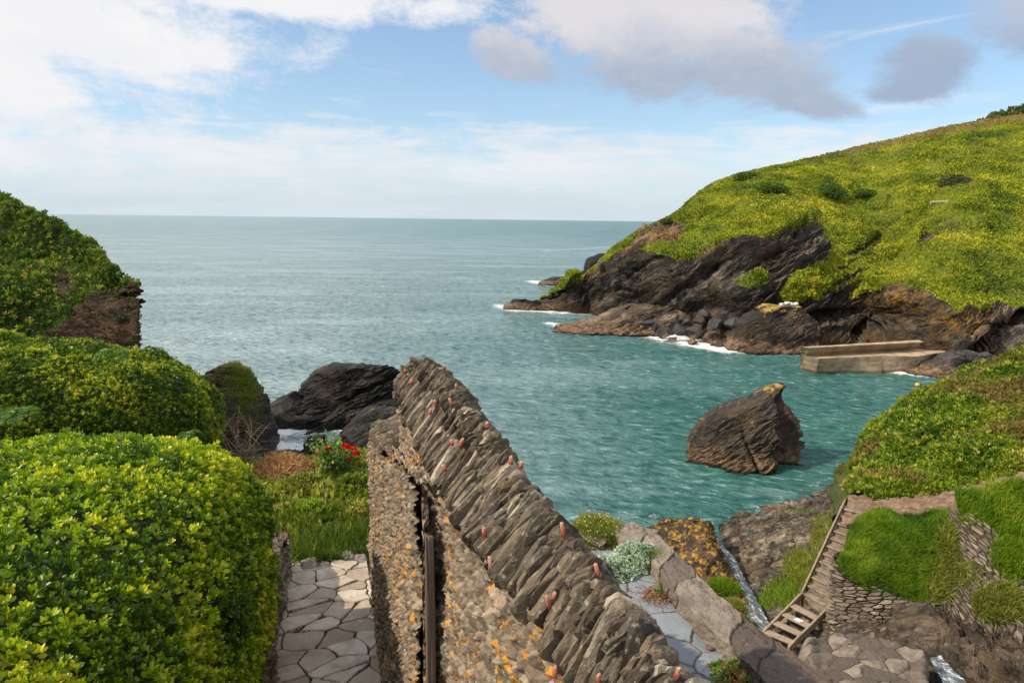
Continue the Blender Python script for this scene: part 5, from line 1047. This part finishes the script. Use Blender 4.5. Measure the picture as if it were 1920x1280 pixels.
def platform():
    zt = 4.95; C = []
    rows = [(1192, [(1478), (1530), (1590), (1660), (1715), (1740)], 0)]
    P = lambda x, y, dz=0: atz(x, y, zt)+[0, 0, dz]
    C = np.array([[P(1486, 1225, -2.2), P(1500, 1216, -2.2), P(1536, 1196, -2.2), P(1590, 1190, -2.2), P(1660, 1200, -2.2), P(1715, 1220, -2.2), P(1742, 1240, -2.2), P(1748, 1244, -2.3)],
                  [P(1488, 1227, -2), P(1504, 1219, -.12), P(1538, 1199, -.10), P(1590, 1193, -.08), P(1658, 1203, -.1), P(1712, 1223, -.1), P(1738, 1243, -.15), P(1750, 1248, -2.2)],
                  [P(1492, 1240, -2), P(1510, 1234, 0), P(1540, 1216, .02), P(1590, 1212, .04), P(1655, 1222, .03), P(1706, 1238, 0), P(1736, 1258, -.08), P(1750, 1262, -2.2)],
                  [P(1490, 1290, -2), P(1510, 1285, 0), P(1550, 1275, .0), P(1600, 1275, .03), P(1655, 1280, .02), P(1706, 1285, 0), P(1742, 1290, -.08), P(1755, 1292, -2.2)],
                  [P(1520, 1420, -2), P(1540, 1420, 0), P(1580, 1410, 0), P(1630, 1410, 0), P(1680, 1410, 0), P(1730, 1410, 0), P(1770, 1410, -.1), P(1785, 1410, -2.2)]])
    G = net(C, 380, 460); N = upn(G); W = .25*fbm(G*1.4, 3); F1, F2, ID = worley(G[..., 0]/.52+W, G[..., 1]/.40+W, .9, 33); J = F2-F1
    G = G+N*(.05*ss(0, .3, J)*(.5+ID)+.02*fbm(G*8, 3))[..., None]
    m = flag_mat('cobbles', [(.075, .058, .045), (.14, .11, .085), (.26, .215, .165)], (.05, .04, .03), 3.5, (.09, .066, .052), .85, .7, .03)
    mb = MB(); mb.add(G, gridF(380, 460), cell=ID, joint=J); o = mb.build('cobbled_platform', m, origin=P(1620, 1240, -2)); tag(o, 'cobbled stone platform at the foot of the wooden steps', 'platform')
platform()
# ================================================================ terrace parapet and planting
def parapet():
    zt = 11.05; inn = [(1138, 992), (1190, 1025), (1232, 1062), (1262, 1110), (1328, 1176), (1361, 1206), (1423, 1270), (1520, 1370), (1640, 1500)]; out = [(1185, 985), (1228, 1008), (1279, 1050), (1328, 1103), (1384, 1152), (1423, 1183), (1502, 1240), (1620, 1330), (1760, 1430)]
    I = np.array([atz(*q, zt) for q in inn]); O = np.array([atz(*q, zt) for q in out]); e = (O-I)/np.linalg.norm(O-I, axis=1, keepdims=True)
    dn = np.array([0, 0, 1.]); C = np.array([I-dn*.45, I-dn*.02-e*.0, I+e*.04+dn*.02, (I+O)/2+dn*.04, O-e*.05+dn*.01, O-dn*.05, O-dn*1.0+e*.02, O-dn*3.2+e*.2, O-dn*8+e*.8])
    nr, nc = 300, 620; G = net(C, nr, nc); N = gnorm(G); ctr = catmull((I+O)/2-dn*.3, nc)[None]; N *= np.where(((G-ctr)*N).sum(-1, keepdims=True) < 0, -1, 1)
    L = np.concatenate([[0], np.cumsum(np.linalg.norm(np.diff(catmull((I+O)/2, nc), axis=0), axis=1))])[None]; q = np.linspace(0, 8, nr)[:, None]+0*L
    wob = .06*fbm(G*3, 3); ed = np.array([.45, 1.05, 1.5, 2.45, 2.9, 3.55, 4.4, 5.3]); jd = np.abs(L+.10*(q-3)+wob-ed[:, None, None]).min(0); ID = rnd1(np.searchsorted(ed, (L+.10*(q-3)+wob).ravel()), 5).reshape(nr, nc)
    wv = q > 5.2; F1, F2, ID2 = worley(L/.25+wob, G[..., 2]/.12, .85, 4); J = np.where(wv, F2-F1, jd*2.4)
    G = G+N*(np.where(wv, .05*ss(0, .3, F2-F1), .008*ss(0, .04, jd)+.022*(ID-.5)*ss(0, .03, jd))+.022*fbm(G*9, 5, .6)+.03*fbm(G*2, 3))[..., None]
    m = flag_mat('parapet_stone', [(.085, .068, .056), (.15, .125, .10), (.27, .23, .18)], (.035, .027, .02), 4.5, (.10, .075, .062), .9, 1., .03)
    mb = MB(); mb.add(G, gridF(nr, nc), cell=np.where(wv, ID2, ID), joint=J); o = mb.build('parapet_wall', m, origin=(I[4]+O[4])/2-[0, 0, 3]); tag(o, 'low parapet wall with wide worn coping stones edging the slate terrace', 'wall')
    # masonry under the seaward end of the terrace
    a_ = [atz(728, 1002, 10.87), atz(900, 1001, 10.87), atz(1050, 1000, 10.87), atz(1190, 992, 10.87)]
    Gt = net(np.array([a_, [q+[0, .15, -2] for q in a_], [q+[0, .4, -5] for q in a_], [q+[0, .8, -9] for q in a_]]), 260, 300); Nt = gnorm(Gt); Nt *= np.where(Nt[..., 1:2] < 0, -1, 1)
    W = .2*fbm(Gt*1.6, 3); F1, F2, ID = worley(Gt[..., 0]/.32+W, Gt[..., 2]/.13+W, .8, 14); Gt = Gt+Nt*(.05*ss(0, .3, F2-F1)*(.4+ID))[..., None]
    mb = MB(); mb.add(Gt, gridF(260, 300), cell=ID, joint=F2-F1); o = mb.build('retaining_wall', M['dry']); tag(o, 'rough stone wall holding up the seaward end of the terrace', 'wall')
    # stones closing the seaward end
    r = np.random.default_rng(4)
    for k, (px, py, sx, sy, lab) in enumerate([(1085, 1000, .16, .05, 'flat edging stone behind the wall at the seaward end of the terrace'), (1120, 1007, .2, .055, 'long flat edging stone between cushion plant and silver shrub'), (1200, 1000, .2, .08, 'big grey edging stone beside the cushion plant at the terrace corner'), (1222, 1015, .16, .07, 'rough brown stone at the outer terrace corner next to the orange rock')]):
        V, F = boulder(atz(px, py, 11.0), (sx, .16, sy), 200+k, 4, 10, .05); mb = MB(); mb.add(V, F); o = mb.build('edging_stone', M['edging']); tag(o, lab, 'stone', 'edging stones of the terrace')
M['edging'] = simple('edging_stone', (.17, .145, .12), (.30, .26, .22), 5, .85, .7, .02)
parapet()
M['silver'] = leaf_mat('silver_leaf', [(0, (.13, .18, .12)), (.5, (.28, .36, .27)), (1, (.50, .56, .46))], .2, .7, .2)
M['thrift'] = leaf_mat('cushion_leaf', [(0, (.07, .11, .012)), (.5, (.18, .23, .02)), (.85, (.30, .30, .04)), (1, (.42, .30, .16))], .3, .6, .2)
M['pinkdry'] = leaf_mat('faded_flower', [(0, (.45, .28, .18)), (1, (.62, .42, .30))], .2)
M['litter'] = leaf_mat('leaf_litter', [(0, (.06, .03, .015)), (.5, (.18, .09, .045)), (1, (.34, .20, .11))], .1, .8, .1)
M['sedum'] = leaf_mat('fleshy_leaf', [(0, (.05, .12, .015)), (.6, (.11, .20, .03)), (.9, (.20, .24, .04)), (1, (.35, .10, .05))], .2, .5, .4)
def mound(name, px, py, z, rad, n, size, mat, label, tmpl=LEAF, per=6, seed=1, hgt=.6, flowers=0, cat='plant', up=.5, spread=1.0):
    r = np.random.default_rng(seed); c = atz(px, py, z); G, N = superell(c, (rad, rad*.85, rad*hgt), 1, 1, 70, 50, .10*rad, 2.5/rad*.4, seed); t = empty(name, c, label, cat)
    mb = MB(); mb.add(c+(G-c)*.86, gridF(*G.shape[:2])); mb.build('stems', M['inner'], t); P, Nn, _, _ = sample(G, N, n, r); lf = MB()
    if per: rosettes(lf, P, Nn, size, r, per, spread, up, tmpl)
    else: leaves(lf, P, Nn*.7+r.normal(size=P.shape)*.35+[0, 0, .3], r.uniform(.6, 1.3, n)*size, tmpl, r)
    lf.build('foliage', mat, t, smooth=False)
    if flowers:
        P, Nn, _, _ = sample(G, N, flowers, r, (N[..., 2] > -.2)*1.0); fb_ = MB(); st = MB(); V, F = ico(1)
        for p, nn in zip(P, Nn): q = p+nn*size*.9+[0, 0, size*.5]; fb_ = MB(); fb_.add(V*.009+q, F, rnd=r.random()); fb_.build('flower_head', M['pinkdry'], t)
        pass
    return t, G
def terrace_plants():
    mound('cushion_plant', 1120, 1003, 10.95, .36, 6500, .055, M['thrift'], 'rounded green thrift cushion with faded pink flowers at the terrace end', NEEDLE, 0, 3, .62, 90)
    mound('silver_shrub', 1150, 1072, 10.9, .25, 420, .048, M['silver'], 'low silver leaved shrub, nearer part, spilling over the slate flags', LEAF, 8, 5, .5)
    mound('silver_shrub', 1198, 1050, 10.95, .27, 480, .048, M['silver'], 'silver leaved shrub against the parapet below the cushion plant', LEAF, 8, 6, .52)
    mound('green_shrub', 1228, 1052, 11.0, .14, 260, .06, M['lush'], 'small bright green tuft beside the silver shrub', BLADE, 6, 7, .7)
    mound('succulent', 1375, 1268, 10.9, .17, 90, .05, M['sedum'], 'green fleshy rosettes growing at the foot of the parapet', LEAF, 8, 8, .35)
    mound('succulent', 1240, 1112, 10.9, .09, 40, .035, M['sedum'], 'tiny green plants in the soil pocket between the flags', LEAF, 7, 9, .35)
    r = np.random.default_rng(5)
    for (px, py, rad, n, lab) in [(1235, 1118, .26, 900, 'brown leaf litter in the soil pocket of the terrace'), (1385, 1262, .26, 900, 'dead leaves beside the parapet foot'), (1130, 1010, .4, 900, 'dry litter along the terrace end')]:
        c = atz(px, py, 10.93); P = c+np.stack([r.normal(0, rad*.45, n), r.normal(0, rad*.4, n), r.uniform(0, .015, n)], 1); t = MB(); leaves(t, P, r.normal(size=P.shape)*[1, 1, .15], r.uniform(.012, .032, n), LEAF, r); o = t.build('leaf_litter', M['litter'], smooth=False); tag(o, lab, 'leaves', kind='stuff')
    # green seed spike in the pocket
    b = atz(1238, 1128, 10.9); t = empty('flower_spike', b, 'single upright green spike in the soil pocket of the terrace', 'plant')
    mb = MB(); mb.add(*tube([b, b+[.005, 0, .12], b+[0, 0, .22]], [.004, .004, .003])); mb.build('stem', M['fern'], t)
    V, F = ico(1); mb = MB()
    for k in range(26): a = k*2.4; mb.add(V*[.009, .009, .012]+b+[.012*math.cos(a), .012*math.sin(a), .08+k*.006], F, rnd=.6)
    mb.build('flower_head', M['fern'], t)
    V, F = boulder(atz(1330, 1213, 10.93), (.035, .028, .016), 9, 3, 6); mb = MB(); mb.add(V, F); o = mb.build('stone', simple('brown_pebble', (.10, .06, .045), (.20, .12, .09), 20)); tag(o, 'small brown stone lying on a slate flag of the terrace', 'stone')
terrace_plants()
# ================================================================ garden beyond the path, flowers, ferns
def garden():
    r = np.random.default_rng(99); n = 30000
    def gp(n, s0, s1, l0, l1): s = r.uniform(s0, s1, n); l = r.uniform(l0, l1, n); return s, l
    hs = lambda s: np.interp(s, [5, 6.5, 8, 9.5, 10.8, 12.5], GH)
    def field(name, n, s0, s1, l0, l1, hgt, mat, label, tmpl=BLADE, fb=.4, wfn=None, tone=(.5, .2)):
        s, l = gp(n*3, s0, s1, l0, l1); P = slhv(s, l, hs(s)-.0); k = fbm(P*1.3+7, 3); w_ = ss(-.3, .3, k)+.15
        if wfn: w_ = w_*wfn(s, l, P)
        keep = r.random(len(P)) < w_/w_.max(); P = P[keep][:n]; kk = k[keep][:n]
        t = MB(); leaves(t, P, r.normal(size=P.shape)*fb+[0, 0, 1], r.uniform(*hgt, len(P))*(.7+.5*np.clip(kk, 0, 1)), tmpl, r, np.clip(r.normal(*tone, len(P))+.3*fbm(P*.8, 2), 0, 1)); o = t.build(name, mat, smooth=False); return tag(o, label, 'grass', kind='stuff')
    field('grass', 9000, 6.38, 7.5, -.95, .50, (.10, .30), M['grass'], 'tall dark green grass just beyond the end of the path', wfn=lambda s, l, P: ss(7.7, 6.7, s), fb=.5, tone=(.30, .22))
    field('weeds', 16000, 7.0, 10.6, -2.6, .85, (.06, .22), M['bramble'], 'mixed green weeds filling the garden bed beyond the path', DIA, .8)
    field('dry_grass', 6000, 7.0, 10.5, -2.4, .8, (.08, .26), M['grass_dry'], 'straw coloured and green grass among the garden weeds', BLADE, .6, tone=(.86, .16))
    field('grass', 3500, 6.1, 7.4, -1.5, -.85, (.15, .45), M['grass_dry'], 'scrambling grass along the foot of the hedge', BLADE, .5)
    field('soil_litter', 1600, 3.6, 6.3, -.50, -.36, (.008, .03), M['litter'], 'brown litter in the dirt strip beside the path', LEAF, 3.)
    field('weeds', 3500, 6.8, 9.2, -3.3, -1.2, (.10, .30), M['bramble'], 'bramble leaves between hedge and garden bed', DIA, .8)
    # rounded leafy weeds
    for k, (s, l, rad, lab, mt) in enumerate([(7.9, -.75, .22, 'rounded green weed clump left of the straw', 'bramble'), (7.6, -.25, .2, 'broad leaved plant in the middle of the bed', 'lush'), (8.3, .28, .24, 'leafy green clump beside the lower wall', 'bramble'), (9.2, -1.3, .28, 'bushy weed near the hedge at the cliff edge', 'bramble'), (8.7, -.3, .2, 'yellow green clump below the straw heap', 'grass_dry'),
                                             (7.5, .25, .17, 'dark green clump at the foot of the lower wall', 'bramble'), (9.5, .25, .25, 'leafy clump at the seaward end of the lower wall', 'bramble')]):
        c = slh(s, l, hs(s)); G, N = superell(c, (rad, rad, rad*.8), 1, 1, 40, 26, .05, 3, k); P, Nn, _, _ = sample(G, N, 260, r); t = empty('weed_clump', c, lab, 'plant'); lf = MB(); rosettes(lf, P, Nn, .055, r, 6, 1.0, .5); lf.build('foliage', M[mt], t, smooth=False)
        mb = MB(); mb.add(c+(G-c)*.8, gridF(*G.shape[:2])); mb.build('stems', M['inner'], t)
    # straw heap
    c = slh(9.3, -.62, hs(9.3)); G, N = superell(c, (.42, .35, .26), 1, 1, 50, 30, .05, 3, 3); P, Nn, _, _ = sample(G, N, 6500, r); t = empty('straw_heap', c, 'heap of dead orange brown stalks at the edge of the garden', 'heap')
    lf = MB(); leaves(lf, P, np.cross(Nn, r.normal(size=P.shape))+Nn*.25, r.uniform(.05, .16, len(P)), BLADE, r); mb = MB(); mb.add(c+(G-c)*.92, gridF(*G.shape[:2])); mb.build('core', M['earth'], t); lf.build('stalks', leaf_mat('dead_stalk', [(0, (.16, .07, .03)), (.5, (.36, .19, .08)), (1, (.55, .38, .19))], .2, .7, .2), t, smooth=False)
    # poppies
    c = slh(9.0, .05, hs(9.0)); t = empty('poppy_plant', c, 'feathery green plant with red poppies standing by the lower wall', 'flower'); lf = MB(); st = MB()
    for k in range(70):
        a = r.uniform(0, 6.28); rr = r.uniform(.05, .34); tip = c+np.array([rr*math.cos(a), rr*math.sin(a), r.uniform(.3, .56)]); pts = catmull([c+[0.15*math.cos(a)*rr, 0, 0], (c+tip)/2+r.normal(0, .03, 3), tip], 8); st.add(*tube(pts, [.004]*4+[.003]*4, 4))
        Pq = pts[r.integers(1, 8, 26)]+r.normal(0, .02, (26, 3)); leaves(lf, Pq, r.normal(size=(26, 3))*.7+[0, 0, .6], r.uniform(.03, .08, 26), DIA, r)
    st.build('stems', M['fern'], t); lf.build('foliage', leaf_mat('feathery_leaf', [(0, (.05, .11, .02)), (1, (.19, .26, .07))], .3), t, smooth=False)
    pm = leaf_mat('poppy_red', [(0, (.50, .004, .004)), (1, (.75, .012, .010))], .3, .6, .2, back=(1.2, .5, .4))
    for k, (px, py, D, s) in enumerate([(616, 843, 8.6, .040), (599, 850, 8.6, .032), (648, 838, 8.6, .036), (662, 842, 8.6, .030), (667, 852, 8.6, .034), (655, 862, 8.6, .022)]):
        q = at(px, py, D); fl = MB()
        for b in range(5): a = b*1.257; leaves(fl, q[None]+0*q, np.array([[math.cos(a), math.sin(a), .55]]), s*1.9, (LEAF[0]*[2.4, 1, 2], LEAF[1]), r)
        fl.build('flower', pm, t); sb = MB(); sb.add(*tube(catmull([c+[0, 0, .05], (c+q)/2, q], 6), .003, 4)); sb.build('flower_stem', M['fern'], t)
    # bare twiggy stems by the hedge
    b = at(455, 880, 8.6); t = empty('dead_shrub', b, 'bare dry twigs standing beside the back hedge above the rocks', 'shrub'); 
    for k in range(11):
        a = r.uniform(-1.1, 1.3); L_ = r.uniform(.35, .95); p = [b]; d = np.array([a*.6, r.normal(0, .25), 1.0]); d /= np.linalg.norm(d)
        for q in range(6): p.append(p[-1]+d*L_/6); d = d+r.normal(0, .18, 3); d /= np.linalg.norm(d)
        mb = MB(); mb.add(*tube(p, np.linspace(.009, .003, 7), 5))
        for q in range(3): mb.add(*tube([p[2+q], p[2+q]+r.normal(0, .09, 3)+[0, 0, .06], p[2+q]+r.normal(0, .12, 3)+[0, 0, .14]], [.004, .003, .002], 4))
        mb.build('stem', M['twig'], t)
    # step stone and rough edging at the end of the path
    for (px, py, sx, lab) in [(640, 1042, .14, 'flat grey stone in the grass at the end of the path'), (582, 1060, .10, 'small step stone at the left of the path end'), (676, 1050, .08, 'stone wedged between path end and lower wall')]:
        V, F = boulder(atz(px, py, 11.70), (sx, .09, .05), int(px), 4, 9, .05); mb = MB(); mb.add(V, F); o = mb.build('step_stone', M['edging']); tag(o, lab, 'stone')
GH = [3.32, 3.32, 3.38, 3.50, 3.75, 5.5]
garden()
def fern(base, heading, n, L, label, droop=.9, seed=0):
    r = np.random.default_rng(seed); t = empty('fern', base, label, 'fern')
    for k in range(n):
        a = heading+r.normal(0, .8); d = np.array([math.cos(a), math.sin(a), .8]); d /= np.linalg.norm(d); p = [np.array(base, float)]; l_ = L*r.uniform(.7, 1.1)
        for q in range(24): p.append(p[-1]+d*l_/24); d = d-[0, 0, droop*.07]; d /= np.linalg.norm(d)
        p = np.array(p); mb = MB(); mb.add(*tube(p, np.linspace(.004, .0015, 25), 4), rnd=.5); T = np.gradient(p, axis=0); T /= np.linalg.norm(T, axis=1, keepdims=True); sd = np.cross(T, [0, 0, 1.]); sd /= np.linalg.norm(sd, axis=1, keepdims=True)
        for s_ in (-1, 1):
            w_ = l_*.26*np.sin(np.clip(np.linspace(.12, 1, 22), 0, 1)*math.pi)**.8
            fw = sd[3:]*s_+T[3:]*.45; leaves(mb, p[3:], fw, w_, (DIA[0]*[.55, 1, 1], DIA[1]), r)
        mb.build('frond', M['fern'], t, smooth=False)
fern(at(38, 770, 6.7), R_(-100), 5, .42, 'fern hanging from the back hedge above the clipped hedge at the left edge', 1.1, 1)
fern(at(225, 660, 7.6), R_(-60), 4, .34, 'pale fern on top of the back hedge', 1.3, 2)
fern(at(350, 812, 7.0), R_(-80), 4, .26, 'small fern low on the right side of the back hedge', 1.2, 3)
fern(at(108, 815, 6.5), R_(-90), 3, .24, 'fern poking out of the hedge gap near the left', 1.2, 4)
# navelwort spikes on the coping
def spikes():
    r = np.random.default_rng(17); pm = leaf_mat('spike_bell', [(0, (.24, .02, .025)), (.5, (.36, .10, .07)), (1, (.52, .34, .22))], .25, .5, .3)
    L_ = [(1268, 1262, .9), (1040, 1262, 1.2), (1122, 1272, .8), (1030, 1130, 1.0), (1038, 1118, .7), (922, 1072, 1.9), (908, 998, .8), (1057, 995, 1.3), (1121, 1068, .9), (958, 864, .6), (862, 832, .8), (847, 830, .5), (848, 755, .8), (817, 757, .8), (806, 772, .6), (832, 690, .6), (771, 716, .6), (856, 725, .5), (913, 798, .5), (834, 878, .5), (738, 832, .5), (976, 872, .6)]
    ords = ['nearest the camera', 'second', 'third', 'fourth', 'fifth', 'sixth', 'seventh', 'eighth', 'ninth', 'tenth', 'eleventh', 'twelfth', 'thirteenth', 'fourteenth', 'fifteenth', 'sixteenth', 'seventeenth', 'eighteenth', 'nineteenth', 'twentieth', 'twenty first', 'farthest']
    out = []
    for (px, py, k) in L_:
        v = ray(px, py); lat = .60
        # meet the sloping left side of the coping
        best = None
        for q in np.linspace(.4, 7, 3000):
            P = EYE+v*q; s = (P-EYE)@WS; l = (P-EYE)@WL
            if not (-.5 < s < 4.9): 
                if s > 4.9: break
                continue
            le = np.interp(s, SA, LE); he = np.interp(s, SA, HE); hc = np.interp(s, SC, HC); top = 15-(he+(hc-he)*math.sin(min(1, max(0, (l-le)/(.665-le)))*math.pi/2)) if l < .665 else 15-hc
            if l > le-.02 and P[2] <= top+.03: best = P; break
        if best is None: best = EYE+v*(.70/(v@WL))
        out.append((np.linalg.norm(best-EYE), best, k))
    out.sort(key=lambda q: q[0])
    for i, (d, P, k) in enumerate(out):
        h = .036*k*max(.75, min(1.4, d/2)); b = P-[0, 0, h*.55]
        size = 'tall' if k > 1.1 else ('small' if k < .7 else 'medium')
        t = empty('flower_spike', b, f'{size} reddish flower spike on the slate coping, ' + (ords[i] if i in (0, len(out)-1) else ords[i]+' from the near end'), 'flower', 'navelwort spikes on the wall coping')
        lean = r.normal(0, .2, 3)*h*[1, 1, .3]; pts = np.array([b, b+[0, 0, h*.5]+lean*.4, b+[0, 0, h]+lean]); mb = MB(); mb.add(*tube(catmull(pts, 8), .0016, 5), rnd=.3); mb.build('stem', pm, t)
        V, F = ico(1); mb = MB(); nb = int(14+20*k)
        for q in range(nb): f = q/nb; a = q*2.4; rr = .0042*(1.15-.5*f)*max(.8, min(1.3, d/2)); mb.add(V*[.0030, .0030, .0052]*np.array(max(.85, min(1.5, d/2)))+b+[rr*math.cos(a), rr*math.sin(a), h*(.25+.78*f)]+lean*f, F, rnd=np.clip(.25+.7*f+r.normal(0, .1), 0, 1))
        mb.build('bells', pm, t)
spikes()
